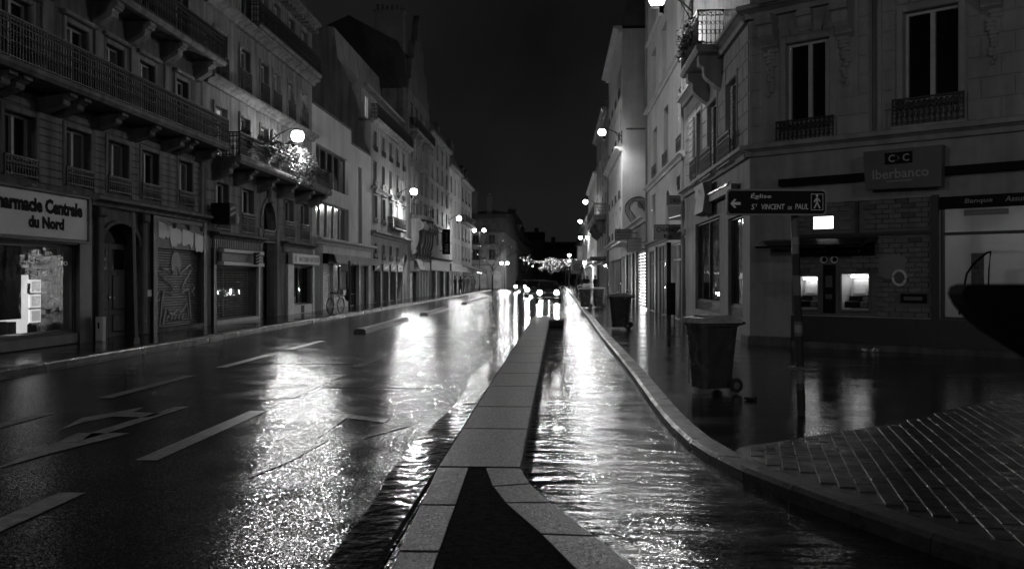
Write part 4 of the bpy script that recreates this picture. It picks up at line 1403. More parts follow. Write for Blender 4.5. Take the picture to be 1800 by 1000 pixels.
mb.tube([(.85, 0, 2.02), (.82, 0, 1.7), (.8, 0, .8)], .016, 5)
mb.build('banner_outline', 'sign_black', root, FB.at(4.13, -.28, .1))
FB.box('banner', 4.62, 4.85, -.32, -.3, .85, 2.1, 'card_b')
lettering(FB, 4.68, 1.3, 'O', .08, .1, -.29, 'sign_black')
lettering(FB, 4.68, 1.8, 'O', .08, .1, -.29, 'sign_black')
# cash machines
def cash_machine(s0, s1, z0, z1, label):
    w, h = s1 - s0, z1 - z0
    t = mount(FB, 'cash_machine', label, 'cash machine', s0, -.058, z0)
    f = .045
    put(t, 'frame', MB().cbox(-f, 0, -.045, .0, -f, h + f, .01).cbox(w, w + f, -.045, .0, -f, h + f, .01).cbox(.001, w - .001, -.045, .0, -f, 0, .01).cbox(.001, w - .001, -.045, .0, h, h + f, .01), 'shop_mid')
    put(t, 'niche', MB().add([(0, 0, 0), (w, 0, 0), (w, 0, h), (0, 0, h), (.06, .3, .08), (w - .04, .3, .08), (w - .04, .3, h - .05), (.06, .3, h - .05)],
                             [(0, 1, 5, 4), (1, 2, 6, 5), (2, 3, 7, 6), (3, 0, 4, 7), (4, 5, 6, 7)]), 'sign_white')
    put(t, 'light_strip', MB().box(.14, w - .08, .1, .16, h - .07, h - .045), 'lit_strip')
    sc = put(t, 'screen', MB().prism([(.29, .3), (.12, .3), (.24, .64), (.29, .64)], w * .28, w * .84, 'x'), 'shop_pale')
    put(sc, 'display', MB().add([(w * .34, .125, .345), (w * .76, .125, .345), (w * .74, .225, .6), (w * .36, .225, .6)], [(0, 1, 2, 3)]), 'screen_dim')
    put(t, 'keypad', MB().prism([(.29, .18), (.07, .18), (.1, .28), (.29, .28)], w * .2, w * .66, 'x'), 'sign_black')
    put(t, 'card_slot', MB().box(w * .7, w * .86, .06, .12, .19, .27), 'steel')
    put(t, 'cash_slot', MB().cbox(.05, w * .62, .0, .06, .04, .17, .01), 'sign_black')
    put(t, 'receipt_slot', MB().cbox(w * .66, w - .04, .0, .06, .04, .17, .01), 'sign_mid')
    return t
cash_machine(1.07, 1.6, .95, 1.65, 'lit cash machine half hidden behind the direction sign post')
cash_machine(2.13, 2.71, .95, 1.7, 'lit cash machine in full view right of the staring eye stickers')
t = mount(FB, 'information_panel', 'narrow black panel with two staring eye stickers between the cash machines', 'panel', 1.72, -.055, .87)
put(t, 'board', MB().cbox(0, .27, -.03, 0, 0, 1.03, .01), 'sign_black')
put(t, 'slot', MB().box(.06, .21, -.036, -.031, .55, .8), 'sign_mid')
put(t, 'slot', MB().box(.06, .21, -.036, -.031, .3, .4), 'sign_mid')
for x in (.02, .25):
    e = put(t, 'eye_sticker', MB().lathe([(.085, 0), (.085, .006)], 18, (x, -.034, 1.14), 'y'), 'letter_white')
    put(e, 'pupil', MB().lathe([(.05, 0), (.05, .003)], 14, (x + .015, -.0375, 1.14), 'y'), 'letter_black')
t = mount(FB, 'lens_sticker', 'pale sticker of a round camera lens on the brick facing', 'sticker', 2.9, -.024, 1.45)
put(t, 'barrel', MB().blob((.3, -.001, .52), (.3, .004, .13), 6, 14).blob((.2, -.001, .3), (.2, .005, .16), 6, 14).blob((.36, -.001, .4), (.2, .006, .16), 6, 14), 'sign_grey')
put(t, 'ring', MB().tube([(.44 + .13 * math.cos(a), -.006, .17 + .15 * math.sin(a)) for a in [2 * math.pi * k / 18 for k in range(18)]], .03, 5, True), 'letter_white')
put(t, 'lens', MB().lathe([(.11, 0), (.11, .004)], 16, (.44, -.006, .17), 'y'), 'sign_mid')
t = mount(FB, 'letter_slot', 'black letter slot plate low on the brick facing', 'letter slot', 3.37, -.024, 1.12)
put(t, 'plate', MB().cbox(0, .5, -.03, -.001, 0, .18, .01), 'sign_black')
put(t, 'flap', MB().box(.07, .43, -.036, -.031, .05, .12), 'shop_mid')
t = mount(FB, 'lit_notice', 'small glowing white notice above the dark canopy', 'sign', 1.5, -.058, 2.66)
put(t, 'box', MB().box(0, .46, -.03, 0, 0, .28), 'shop_mid')
put(t, 'panel', MB().box(.01, .45, -.036, -.031, .01, .27), 'lit_panel')
t = mount(FB, 'canopy', 'thin dark curved canopy above the cash machines', 'canopy', .55, 0, 2.2)
prof = [(.06, .28), (-.5, .22), (-.75, .1), (-.78, .06), (-.74, .05), (-.5, .12), (.06, .16)]
put(t, 'blade', MB().prism(prof, 0, 2.35, 'x'), 'black_gloss')
put(t, 'valance', MB().box(.6, 2.3, -.04, .0, -.12, .14), 'sign_black')
glyphs(t, .75, -.06, .55, .09, .042, 'sign_mid', 7)
glyphs(t, 1.6, -.06, .45, .09, .042, 'sign_mid', 5)
# bank signs
t = mount(FB, 'bank_sign', 'grey sign box with bank lettering on a long black bar', 'sign', .78, 0, 3.38)
put(t, 'bar', MB().box(0, 8.3, -.16, -.04, .24, .4), 'sign_black')
put(t, 'box', MB().prism([(2.02, .03), (3.5, .0), (3.52, .8), (1.98, .8)], -.36, -.165, 'y'), 'sign_mid')
put(t, 'badge', MB().box(2.42, 2.96, -.368, -.361, .5, .73), 'sign_black')
words(t, 'C', 2.49, .54, .13, .15, .37, 'letter_grey', .02)
words(t, 'C', 2.77, .54, .13, .15, .37, 'letter_grey', .02)
put(t, 'chevron', MB().prism([(2.65, .55), (2.72, .615), (2.65, .68), (2.68, .615)], -.374, -.369, 'y'), 'sign_mid')
words(t, 'Iberbanco', 2.17, .22, 1.1, .19, .364, 'letter_grey', .008)
put(t, 'underline', MB().box(2.45, 2.95, -.367, -.361, .155, .17), 'letter_grey')
t = mount(FS, 'bank_sign', 'small curved bank sign box with bright tube on the street face', 'sign', 28.6, 0, 3.4)
put(t, 'box', MB().prism([(-.1, .9), (-.36, .86), (-.3, .5), (-.36, .05), (-.1, .0)], .9, 2.5, 'x'), 'sign_grey')
put(t, 'bar', MB().box(.0, .89, -.2, -.05, .3, .48).box(2.51, 5.9, -.2, -.05, .3, .48), 'shop_mid')
put(t, 'tube', MB().tube([(2.6, -.24, .5), (5.8, -.24, .5)], .03, 6), 'steel')
words(t, 'CIC', 1.45, .6, .5, .12, .36, 'letter_white', .01)
# street face
ws = [(22.95, 24.35, 4.75, 6.55), (25.75, 27.3, 4.75, 6.55), (28.5, 29.5, 4.8, 6.7)]
gh = [(22.3, 24.2, .65, 3.12), (25.45, 29.9, .65, 3.3)]
W = wall(FS, 21.5, 32.2, -.05, 10.5, ws + gh, 'bank_stone', deep=3)
ashlar(FS, W, 21.55, 32.15, 4.62, 7.4, .4, [(p - .14, q + .14, u - .4, w + .14) for p, q, u, w in ws], 'bank_stone', maxl=1.1, gap=.024)
for i, (p, q, u, w) in enumerate(ws):
    o = window(FS, p, q, u, w, inset=.2, surround='plain', sm='bank_stone')
    rl = rail_mesh(q - p + .3, .8)
    if not rl.materials:
        rl.materials.append(MAT['iron'])
    obj('railing', rl, None, o, T(-.15, -.42, -.36))
    if i < 2:
        for sx in (.0, q - p - .34):
            mb = MB()
            for k in range(18):
                mb.box(sx + .03, sx + .31, -.13 + .01 * (k % 2), -.1, .06 + k * .095, .14 + k * .095)
            mb.build('shutter', 'shutter_pale', o)
FSo = MB()
for k in range(20):
    FSo.box(.0, .8, -.08 - .012 * (k % 2), -.02, k * .095, .085 + k * .095)
FSo.build('folded_shutter', 'shutter_pale', root, FS.at(FS.conv(30.6), .02, 4.8))
cornice(FS, 21.35, 32.2, 4.34, .26, .26, 'bank_stone')
cornice(FS, 21.3, 32.2, 7.42, .28, .3, 'bank_stone')
balcony(FS, 24.7, 28.0, 7.72, .74, .2, .9, 'bank_stone', [25.3, 27.4], .9, bw_=.34)
FS.box('plinth', 21.48, 22.28, .002, .05, -.02, .3, 'stone_dark', c=.02)
FS.box('plinth', 24.22, 25.43, .002, .05, -.02, .3, 'stone_dark', c=.02)
FS.box('plinth', 29.92, 32.2, .002, .05, -.02, .3, 'stone_dark', c=.02)
for (p, q, u, w), mu in zip(gh, (0, 1)):
    room(FS, p, q, u, w, .3, 1.5, 'interior', 'lit_box')
    glazing(FS, p, q, u, w, .14, mu, bars=(.95,), fm='frame_dark')
    mb = MB()
    a, b = FS.iv(p, q)
    for k in range(6):
        mb.box(.06, b - a - .06, -.05, -.01, k * .045, .03 + k * .045)
    mb.build('louvre', 'shop_dark', root, FS.at(a, -.1, .67))
    for k in range(3):
        FS.box('leaflet_rack', p + .4 + k * .9, p + .7 + k * .9, -.7, -.5, 1.0, 1.25 + .3 * (k % 2), 'card_b') if p + .7 + k * .9 < q else None
mansard(FS, 21.6, 32.2, 10.5, deep=6)
ivy = MB()
ri = random.Random(4)
for k in range(520):
    ivy.leaf((ri.uniform(0, 2.8), -.78 + ri.gauss(0, .05), .2 + abs(ri.gauss(.35, .25))), ri.uniform(.025, .06), ri)
t = mount(FS, 'balcony_ivy', 'leafy climber trained along the lit corner balcony railing', 'plant', 27.9, 0, 7.72)
put(t, 'foliage', ivy, 'leaf_pale', kind='stuff')
put(t, 'trough', MB().box(.1, 2.7, -.68, -.5, .01, .2), 'pot')

# ---- white plaster house
F = right('white_plaster_house', 'tall white plaster house with plain window rows beside the bank building', 32.2, 45.7)
r1 = [(33.0, 34.2, 6.15, 8.4), (37.15, 38.7, 6.15, 8.5), (41.4, 43.0, 6.15, 8.3)]
r2 = [(33.0, 34.4, 9.75, 11.9), (37.7, 39.5, 9.75, 11.95), (41.8, 43.8, 9.75, 11.9)]
r3 = [(p, q, 13.0, 15.1) for p, q, _, _ in r2]
r0 = [(33.6, 34.6, 3.9, 5.3), (36.7, 38.1, 3.5, 5.1), (42.0, 43.4, 3.9, 5.4)]
gh = [(32.7, 36.2, .1, 2.9), (37.4, 41.0, .1, 3.0), (41.6, 45.2, .1, 2.9)]
W = wall(F, 32.2, 45.7, -.05, 17.5, r0 + r1 + r2 + r3 + gh, 'plaster_white')
for k, (p, q, u, w) in enumerate(r0 + r1 + r2 + r3):
    window(F, p, q, u, w, inset=.28, fm='frame_dark' if k % 3 else 'frame_pale', rail=.5 if 2 < k < 6 else 0)
arch_fill(F, 36.7, 38.1, 4.4, 5.1, 'plaster_white', ring=False)
for z, h_, d in ((5.75, .22, .22), (9.4, .2, .2), (12.6, .16, .14), (17.3, .4, .5)):
    cornice(F, 32.2, 45.7, z, h_, d, 'plaster_white')
mansard(F, 32.2, 45.7, 17.7, chim=((44.6, 45.4, 1, 4, 22),))
cornice(F, 32.2, 45.7, 3.1, .18, .2, 'plaster_grey')
MB().tube([(0, -.08, .2), (0, -.08, 17)], .05, 8).build('drain_pipe', 'plaster_grey', F.root, F.at(F.conv(45.4)))
MB().tube([(0, -.08, .2), (0, -.08, 17)], .05, 8).build('drain_pipe', 'plaster_grey', F.root, F.at(F.conv(32.4)))
for k, (p, q, u, w) in enumerate(gh):
    room(F, p, q, u, w, .4, 1.8, 'interior', 'lit_strip' if k == 2 else 'lit_panel')
    glazing(F, p, q, u, w, .12, 2, bars=(2.3,), fm='frame_dark' if k else 'shop_pale')
    F.box('glow_panel', p + .2, q - (.9 if k else 2.4), -1.1, -1.0, .2, 2.25, 'lit_shop')  # added glowing panel imitating bright reflections in the shop glass
    for j in range(7):
        F.box('display_item', p + .2 + j * .45, p + .45 + j * .45, -.9, -.7, .15, .5 + .35 * ((j * 7) % 4), rnd.choice(['card_a', 'card_b', 'sign_mid', 'shop_pale']))
F.box('pier', 36.25, 36.7, .003, .16, .12, 3.0, 'sign_black')
F.box('pier', 36.75, 37.35, .003, .08, .12, 3.0, 'shop_pale')
F.box('door_leaf', 34.0, 34.6, -.28, -.22, .12, 2.3, 'sign_black')
F.box('pier', 41.05, 41.5, .003, .1, .12, 3.0, 'shop_dark')
F.box('pier', 32.22, 32.66, .003, .1, .12, 3.0, 'shop_mid')
# projecting signs
def blade(F, s, z, w, h, label, m, lines, fr='shop_mid', d0=.25, lm='letter_black', arm=True, shape=None):
    """sign board standing out from the wall, its lettered face towards the oncoming walker"""
    t = mount(F, 'projecting_sign', label, 'sign', s, 0, z)
    sgn = 1 if F.root.rotation_euler.z < 0 else -1
    put(t, 'board', MB().box(-.06, .06, -d0 - w, -d0, 0, h), m)
    put(t, 'edge', MB().box(-.075, .075, -d0 - w - .03, -d0 - w - .002, -.02, h + .02).box(-.075, .075, -d0 - w, -d0, h + .002, h + .03), fr)
    if arm:
        put(t, 'arm', MB().box(-.02, .02, -d0 + .002, 0, h * .7, h * .7 + .04).box(-.02, .02, -d0 + .002, 0, h * .2, h * .2 + .04), 'iron')
    for tx, z_, hh_, ww_, lm_ in lines:
        if not tx:
            glyphs(t, 0, 0, ww_, hh_, 0, lm_, 8, T(.064, -d0 - w / 2 - ww_ / 2, z_) @ RZ(R_(90)))
            continue
        me = text_mesh(tx, ww_, hh_, .015)
        me.materials.clear()
        me.materials.append(MAT[lm_])
        # face +x of the frame (towards the camera on the right-hand row)
        obj('lettering', me, None, t, T(.062, -d0 - w / 2 - ww_ / 2, z_) @ RZ(R_(90)))
    return t
blade(F, 33.0, 2.96, .95, .5, 'pale and dark exchange office sign reading CHANGE', 'sign_grey', [('CHANGE', .27, .16, .82, 'letter_black'), ('Rio', .06, .13, .3, 'letter_black')], d0=.02)
blade(F, 32.6, 4.14, .55, .3, 'grey sign reading DKH above the exchange office sign', 'sign_mid', [('DKH', .07, .15, .34, 'letter_black')], d0=.02)
t = mount(F, 'lit_sign_box', 'pale lamp box hanging under the grey sign of the exchange office', 'sign', 32.6, .02, 3.62)
put(t, 'box', MB().box(-.06, .06, -.55, 0, 0, .5), 'sign_grey')
put(t, 'tube', MB().tube([(.08, -.5, .06), (.08, -.1, .16)], .012, 6), 'lit_box')
t = mount(F, 'shop_panel_board', 'black leaning board standing beside the exchange office', 'board', 32.3, .35, .12)
put(t, 'board', MB().prism([(-.05, .25), (.05, .25), (.05, 1.35), (-.02, 1.35)], -.28, .02, 'y'), 'sign_black')
put(t, 'leg', MB().tube([(0, -.2, 0), (0, -.2, .3)], .02, 5), 'iron')
put(t, 'leg', MB().tube([(0, -.02, 0), (0, -.02, .3)], .02, 5), 'iron')

# ---- one storey shops below the bare gable
F = right('low_shops', 'low one storey shop row with bright roller shutter below the bare gable', 45.7, 63.4)
gh = [(46.0, 51.0, .1, 3.0), (51.6, 53.4, .1, 3.0), (54.2, 58.0, .1, 3.0), (58.8, 63.0, .1, 3.0)]
W = wall(F, 45.7, 63.4, -.05, 4.6, gh, 'plaster_grey', deep=8)
cornice(F, 45.7, 63.4, 4.4, .3, .35, 'plaster_white')
roller(F, 46.0, 51.0, .12, 3.0, .03, 'roller_pale', .16, gap=.3)
F.box('glow_panel', 46.05, 50.95, -.2, -.1, .14, 2.98, 'lit_shutter')  # added panel glowing out through the slat gaps
for k, (p, q, u, w) in enumerate(gh[1:]):
    room(F, p, q, u, w, .4, 1.6, 'interior', 'lit_panel')
    glazing(F, p, q, u, w, .2, 2, bars=(2.4,), fm='shop_pale')
    F.box('glow_panel', p + .1, q - .4, -1.15, -1.0, .2, 2.3, 'lit_shop')  # glowing panel added behind the glass, standing for its bright reflections
    for j in range(6):
        F.box('display_item', p + .2 + j * .5, p + .5 + j * .5, -.9, -.7, .15, .6 + .4 * ((j * 5) % 4), rnd.choice(['card_a', 'sign_mid', 'shop_pale']))
for x in (51.05, 53.45, 58.1):
    F.box('pier', x, x + .5, .003, .12, .12, 3.1, 'shop_dark')
F.box('fascia', 50, 63.2, .003, .1, 3.05, 3.6, 'shop_mid')
blade(F, 46.2, 2.9, .68, .65, 'dark framed sign with three lines over the bright shutter', 'sign_grey', [('', .44, .12, .56, 'sign_mid'), ('', .26, .1, .5, 'sign_mid'), ('', .08, .1, .56, 'sign_mid')], 'sign_black')
blade(F, 52, 3.68, .9, .62, 'wide sign with three dark lines in front of the bare gable', 'sign_grey', [('ABC COURS', .42, .12, .8, 'letter_black'), ('', .24, .1, .8, 'letter_black'), ('', .07, .1, .7, 'letter_black')], 'sign_black')
F.box('canopy', 51.5, 61, .11, .9, 3.62, 3.72, 'steel')

# ---- tall house with painted gable
F = right('mural_gable_house', 'tall house with bare painted gable and tall shuttered windows by the lamp', 63.4, 80)
hol = []
for r_, (u, w) in enumerate(((4.6, 6.6), (7.2, 9.6), (11.2, 13.2), (14.2, 16.2))):
    hol += [(c, c + 1.5, u, w) for c in (65, 69, 73, 77)]
W = wall(F, 63.4, 80, -.05, 18.4, hol + [(64, 79, .1, 3.0)], 'plaster_white', deep=16)
for k, (p, q, u, w) in enumerate(hol):
    window(F, p, q, u, w, inset=.22, rail=.5, shutter='shutter_pale' if u > 6.5 else '')
cornice(F, 63.4, 80, 4.0, .3, .4, 'plaster_white')
cornice(F, 63.4, 80, 10.2, .3, .5, 'plaster_white')
cornice(F, 63.4, 80, 18.2, .4, .6, 'plaster_white')
mansard(F, 63.4, 80, 18.6, 2.4, 1, deep=15, chim=((63.6, 64.3, 2, 6, 23.5),))
room(F, 64, 79, .12, 3.0, .4, 1.6, 'interior', 'lit_panel')
glazing(F, 64, 79, .12, 3.0, .3, 6, fm='shop_pale')
GM = F.at(F.conv(63.4)) @ RZ(R_(90))          # frame on the gable: x runs away from the street
MB().box(.25, 15.9, -.03, -.002, 11.6, 11.72).build('gable_band', 'stone_dark', F.root, GM)
# mural: a curled arm shape with lettering
A = []
for i in range(15):
    a_ = R_(-20 + 16 * i)
    A.append((.95 + .62 * math.cos(a_), 6.35 + .62 * math.sin(a_)))
arm_path = A + [(.75, 5.55), (1.2, 5.25), (1.8, 5.2), (2.3, 5.15)]
wd = [.12, .16, .2, .22, .22, .2, .16, .12, .1, .1, .1, .12, .14, .16, .18, .22, .26, .26, .24]
mb = MB()
pv = []
for i, p in enumerate(arm_path):
    a_, b_ = Vector(arm_path[max(0, i - 1)]), Vector(arm_path[min(len(arm_path) - 1, i + 1)])
    d_ = (b_ - a_).normalized()
    n_ = Vector((-d_.y, d_.x))
    pv.append((Vector(p) + n_ * wd[i], Vector(p) - n_ * wd[i]))
for i in range(len(pv) - 1):
    (a0, a1), (b0, b1) = pv[i], pv[i + 1]
    mb.add([(a0.x, -.004, a0.y), (a1.x, -.004, a1.y), (b1.x, -.004, b1.y), (b0.x, -.004, b0.y)], [(0, 1, 2, 3)])
mb.build('mural', 'plaster_grey', F.root, GM)
MB().lathe([(.3, 0), (.3, .004)], 14, (1.3, -.006, 6.6), 'y').build('mural_shade', 'shop_mid', F.root, GM)
mo = MB()
mo.tube([(v[0].x, -.006, v[0].y) for v in pv], .022, 4)
mo.tube([(v[1].x, -.006, v[1].y) for v in pv], .022, 4)
mo.build('mural_outline', 'letter_black', F.root, GM)
me = text_mesh('CAARAN', 1.25, .2, .02)
me.materials.clear()
me.materials.append(MAT['letter_black'])
obj('lettering', me, None, F.root, GM @ T(.35, -.006, 4.35))

# ---- further right-hand row
F = right('dark_balcony_house', 'house with a heavy dark balcony beyond the painted gable', 80, 101, 4.2)
hol = [(c, c + 1.6, u, w) for c in (82, 87, 92, 97) for u, w in ((4.2, 6.2), (7.2, 9.2), (10.2, 12.2), (13.2, 15))]
wall(F, 80, 101, -.05, 16, hol + [(81, 100, .1, 3)], 'stone', deep=14)
for h_ in hol:
    window(F, *h_, inset=.22, fm='frame_dark')
balcony(F, 81, 100, 7.1, 1.1, .4, 1.0, 'stone_dark', [83, 88, 93, 98], 1.2)
cornice(F, 80, 101, 15.8, .4, .5, 'stone')
mansard(F, 80, 101, 16.2, deep=13, chim=((100, 100.8, 1, 4, 20.5),))
room(F, 81, 100, .12, 3, .4, 1.6, 'interior', 'lit_panel')
glazing(F, 81, 100, .12, 3, .3, 7, fm='shop_pale')
F.box('canopy', 81, 90, .003, 1.4, 3.3, 3.5, 'shop_dark')
aw = mount(F, 'awning', 'pale flat awning over the terrace past the wheelie bins', 'awning', 92, 0, 2.6)
put(aw, 'canvas', MB().prism([(0, .7), (-2.2, .15), (-2.2, -.1), (-2.15, -.1), (-2.15, .1), (0, .62)], 0, 9, 'x'), 'canvas_pale')
put(aw, 'post', MB().tube([(.1, -2.1, -2.48), (.1, -2.1, 0)], .04, 6), 'iron')
put(aw, 'post', MB().tube([(8.9, -2.1, -2.48), (8.9, -2.1, 0)], .04, 6), 'iron')
Fz = far_house('pale slim house behind the second lamp of the right row', 4.2, 101, 128, 13, 1, 'plaster_white')
far_house('low white house with lamp in front on the right', 4.3, 128, 150, 10, 1, 'plaster_white', 3)
far_house('white corner house past the terrace awning', 4.6, 165, 190, 11, 1, 'plaster_white', 3)
far_house('far dim right-hand house near the string of lights', 5.2, 190, 230, 12, 1)
far_house('last far dim house on the right', 6.0, 230, 300, 12, 1)
for lb, x, y_, z, w, h_, m in (('blank pale hoarding on a pole beside the terrace', 3.1, 118, 3.6, 1.2, 2.0, 'plaster_grey'),
                            ('square street sign with a dark round emblem beyond the bins', 1.75, 84, 1.9, 1.1, 1.25, 'sign_grey')):
    t = thing('street_panel', lb, 'panel', (x, y_, .12))
    put(t, 'board', MB().cbox(-w / 2, w / 2, -.06, .06, z, z + h_, .02), m)
    put(t, 'post', MB().tube([(0, .02, 0), (0, .02, z - .003)], .05, 8), 'iron')
    if 'emblem' in lb:
        put(t, 'emblem', MB().lathe([(.36, 0), (.36, .006)], 16, (0, -.068, z + h_ * .5), 'y'), 'sign_mid')
# ================================================================ LAMPS
globe_me = MB().blob((0, 0, .02), .25, 8, 12).mesh('globe', True)
globe_me.materials.append(MAT['lamp_globe'])
hood_me = MB().lathe([(.04, .3), (.1, .28), (.17, .2), (.21, .1), (.19, .1), (.1, .24), (.02, .25)], 12).mesh('hood', True)
hood_me.materials.append(MAT['iron'])
shield_me = MB()  # added shield keeping lamp light off the wall behind
for i in range(8):
    a0, a1 = R_(-76 + 19 * i), R_(-76 + 19 * (i + 1))
    shield_me.add([(.22 * math.cos(a0), .22 * math.sin(a0), -.24), (.22 * math.cos(a1), .22 * math.sin(a1), -.24), (.22 * math.cos(a1), .22 * math.sin(a1), -.46), (.22 * math.cos(a0), .22 * math.sin(a0), -.46)], [(0, 1, 2, 3)])
shield_me = shield_me.mesh('light_block_shield')
shield_me.materials.append(MAT['burner_black'])
plate_me = MB().lathe([(.24, -.238), (.25, -.23), (.2, -.224)], 14).mesh('light_block_plate')  # added black plate cutting off the lamp's upward light
plate_me.materials.append(MAT['burner_black'])
def lamp_head(t, x, y_, z, k=1.):
    """globe under its cap, with the burner just below it"""
    obj('hood', hood_me, None, t, T(x, y_, z))
    obj('globe', globe_me, None, t, T(x, y_, z))
    ld = bpy.data.lights.new('burner', 'POINT')
    ld.energy = LAMP * k
    ld.shadow_soft_size = .1
    obj('light_block_plate', plate_me, None, t, T(x, y_, z))
    lo = bpy.data.objects.new('burner', ld)
    COL.objects.link(lo)
    lo.parent = t
    lo.location = (x, y_, z - .35)
def wall_lamp(label, wx, wy, lx, ly, z, k=1.):
    t = thing('street_lamp', label, 'street lamp', (wx, wy, z), 0, 'street lamps on wall brackets')
    dx, dy = lx - wx, ly - wy
    put(t, 'arm', MB().tube([(0, 0, -.15), (dx * .3, dy * .3, .1), (dx * .7, dy * .7, .28), (dx, dy, .3)], .03, 6).tube([(0, 0, -.5), (dx * .35, dy * .35, .08)], .02, 5), 'iron')
    put(t, 'wall_plate', MB().box(-.05, .05, -.08, .08, -.6, .25), 'iron')
    lamp_head(t, dx, dy, 0, k)
    obj('light_block_shield', shield_me, None, t, T(dx, dy, 0) @ RZ(math.atan2(0, -dx)))
    return t
wall_lamp('lit wall lamp over the plant balcony', -11.1, 35.9, -10.05, 35.9, 7.1)
wall_lamp('lit wall lamp on the five storey house with the attic balcony', -11.1, 65.0, -10.0, 65.0, 7.65)
wall_lamp('lit wall lamp above the vertical hotel sign', -11.1, 95.5, -10.0, 95.0, 7.7, k=.5)
wall_lamp('lit wall lamp high beside the corner bank balcony', 4.35, 30.4, 3.1, 29.5, 10.3, k=.4)
wall_lamp('lit wall lamp on the corner of the painted gable', 4.35, 63.5, 2.95, 62.6, 11.3, k=.5)
wall_lamp('lit wall lamp on the house with the heavy dark balcony', 4.2, 100.5, 2.95, 99.5, 9.7, k=.5)
wall_lamp('lit wall lamp on the pale slim house of the right row', 4.2, 127, 3.0, 125, 9.2, k=.4)
# the left row goes on unseen; near lamp added to light the pharmacy
wall_lamp('unseen wall lamp added to the left row to light the pharmacy', -11.1, 2.0, -9.6, 2.0, 7.2, k=.4)
wall_lamp('wall lamp of the left row well before the pharmacy', -11.1, -36, -9.9, -36, 7.2)
F = left('pharmacy_neighbour', 'plain house standing before the pharmacy', -45, 13.5)
wall(F, -45, 13.5, -.05, 12, [], 'stone_dark')
t = thing('street_lamp', 'unseen post lamp added in the side street to light the bank', 'street lamp', (11, -6.0, .0), 0, 'street lamps on posts')  # unseen lamp added to brighten the bank wall
put(t, 'post', MB().lathe([(.12, 0), (.1, .6), (.06, 1.0), (.045, 8.6)], 8), 'iron')
lamp_head(t, 0, 0, 8.85, 1.15)
def post_lamp(label, x, y_, z, heads, k=.4):
    t = thing('street_lamp', label, 'street lamp', (x, y_, .1), 0, 'street lamps on posts')
    put(t, 'post', MB().lathe([(.11, 0), (.09, .5), (.05, .9), (.04, z - .22)], 8), 'iron')
    for hx in heads:
        if hx:
            put(t, 'arm', MB().tube([(0, 0, z - .3), (hx, .0, z + .3)], .025, 5), 'iron')
        lamp_head(t, hx, -.15, z, k / len(heads))
    return t
post_lamp('double post lamp at the cafe corner', -10.3, 124, 7.9, (-.7, .6))
post_lamp('low double globe lamp before the arched shopfronts', -8.2, 145, 3.9, (-.45, .45))
post_lamp('double post lamp by the blank pale hoarding', 3.7, 131, 7.2, (-.5, .5))
for k, (x, y_, z) in enumerate(((-9.0, 187, 6.9), (-9.0, 216, 6.6), (-9.0, 246, 6.3), (-9.0, 290, 6.2), (-9.0, 335, 6.0), (1.9, 152, 5.3), (3.2, 112, 3.4), (2.2, 178, 4.8))):
    post_lamp(('first', 'second', 'third', 'fourth', 'fifth')[k] + ' of the far left row of lamps beyond the junction house' if k < 5 else
              ('bright post lamp just before the trees with fairy lights', 'low lamp beside the terrace awning', 'lamp among the trees with fairy lights')[k - 5], x, y_, z, (0,))

# ================================================================ WHEELIE BINS
def make_bin(label, loc, rz):
    t = thing('wheelie_bin', label, 'bin', loc, rz, 'wheelie bins along the pavement')
    mb = MB()
    secs = [(.21, .24, .06, 0), (.225, .255, .30, 0), (.245, .285, .62, 0), (.265, .315, .90, 0), (.285, .335, .905, 0), (.285, .335, .95, 0)]
    vs, fs = [], []
    n = 16
    for hx, hy, z, _ in secs:
        for j in range(n):
            a = 2 * math.pi * (j + .5) / n
            c, s = math.cos(a), math.sin(a)
            e = .28
            vs.append((hx * math.copysign(abs(c) ** e, c), hy * math.copysign(abs(s) ** e, s), z))
    for i in range(len(secs) - 1):
        for j in range(n):
            fs.append((i * n + j, i * n + (j + 1) % n, (i + 1) * n + (j + 1) % n, (i + 1) * n + j))
    fs += [tuple(range(n))[::-1], tuple(range((len(secs) - 1) * n, len(secs) * n))]
    mb.add(vs, fs)
    body = put(t, 'body', mb, 'plastic_bin')
    put(body, 'rib', MB().box(-.262, -.254, -.245, -.225, .1, .88), 'plastic_lid')
    lid = MB()
    prof = [(-.37, .953), (-.37, .985), (-.32, 1.02), (-.1, 1.045), (.2, 1.04), (.31, 1.01), (.34, .985), (.34, .953)]
    lid.prism(prof, -.295, .295, 'x')
    lo = put(t, 'lid', lid, 'plastic_lid')
    put(lo, 'lid_ridge', MB().cbox(-.2, .2, -.22, .2, 1.043, 1.06, .02), 'plastic_lid')
    put(t, 'handle', MB().tube([(-.22, .34, .93), (-.22, .42, .95), (.22, .42, .95), (.22, .34, .93)], .018, 6), 'plastic_bin')
    put(t, 'axle', MB().tube([(-.27, .24, .1), (.27, .24, .1)], .012, 6), 'steel')
    for sx in (-.29, .29):
        w = put(t, 'wheel', MB().lathe([(.06, -.025), (.1, -.022), (.105, 0), (.1, .022), (.06, .025)], 16, axis='x'), 'rubber', T(sx, .24, .105))
        put(w, 'hub', MB().lathe([(.045, -.03), (.05, .0), (.045, .03)], 12, axis='x'), 'shop_mid')
    return t
bin0 = make_bin('dark wheelie bin with wet lid beside the direction sign post', (2.02, 12.45, .122), R_(-72))
for lb, loc, rz, g in (('dark wheelie bin standing alone before the bright shutter', (1.86, 27.9, .122), R_(-100), 0),
                       ('dark wheelie bin with white paper on its lid, kerb side of a pair', (1.42, 47.6, .122), R_(-95), 0),
                       ('dark wheelie bin on the wall side of a pair', (2.12, 48.8, .122), R_(-80), 0),
                       ('dark wheelie bin farthest along the kerb beyond the pair', (1.75, 66, .122), R_(-90), 0)):
    c = copy_tree(bin0)
    c['label'] = lb
    c.location = loc
    c.rotation_euler = (0, 0, rz)
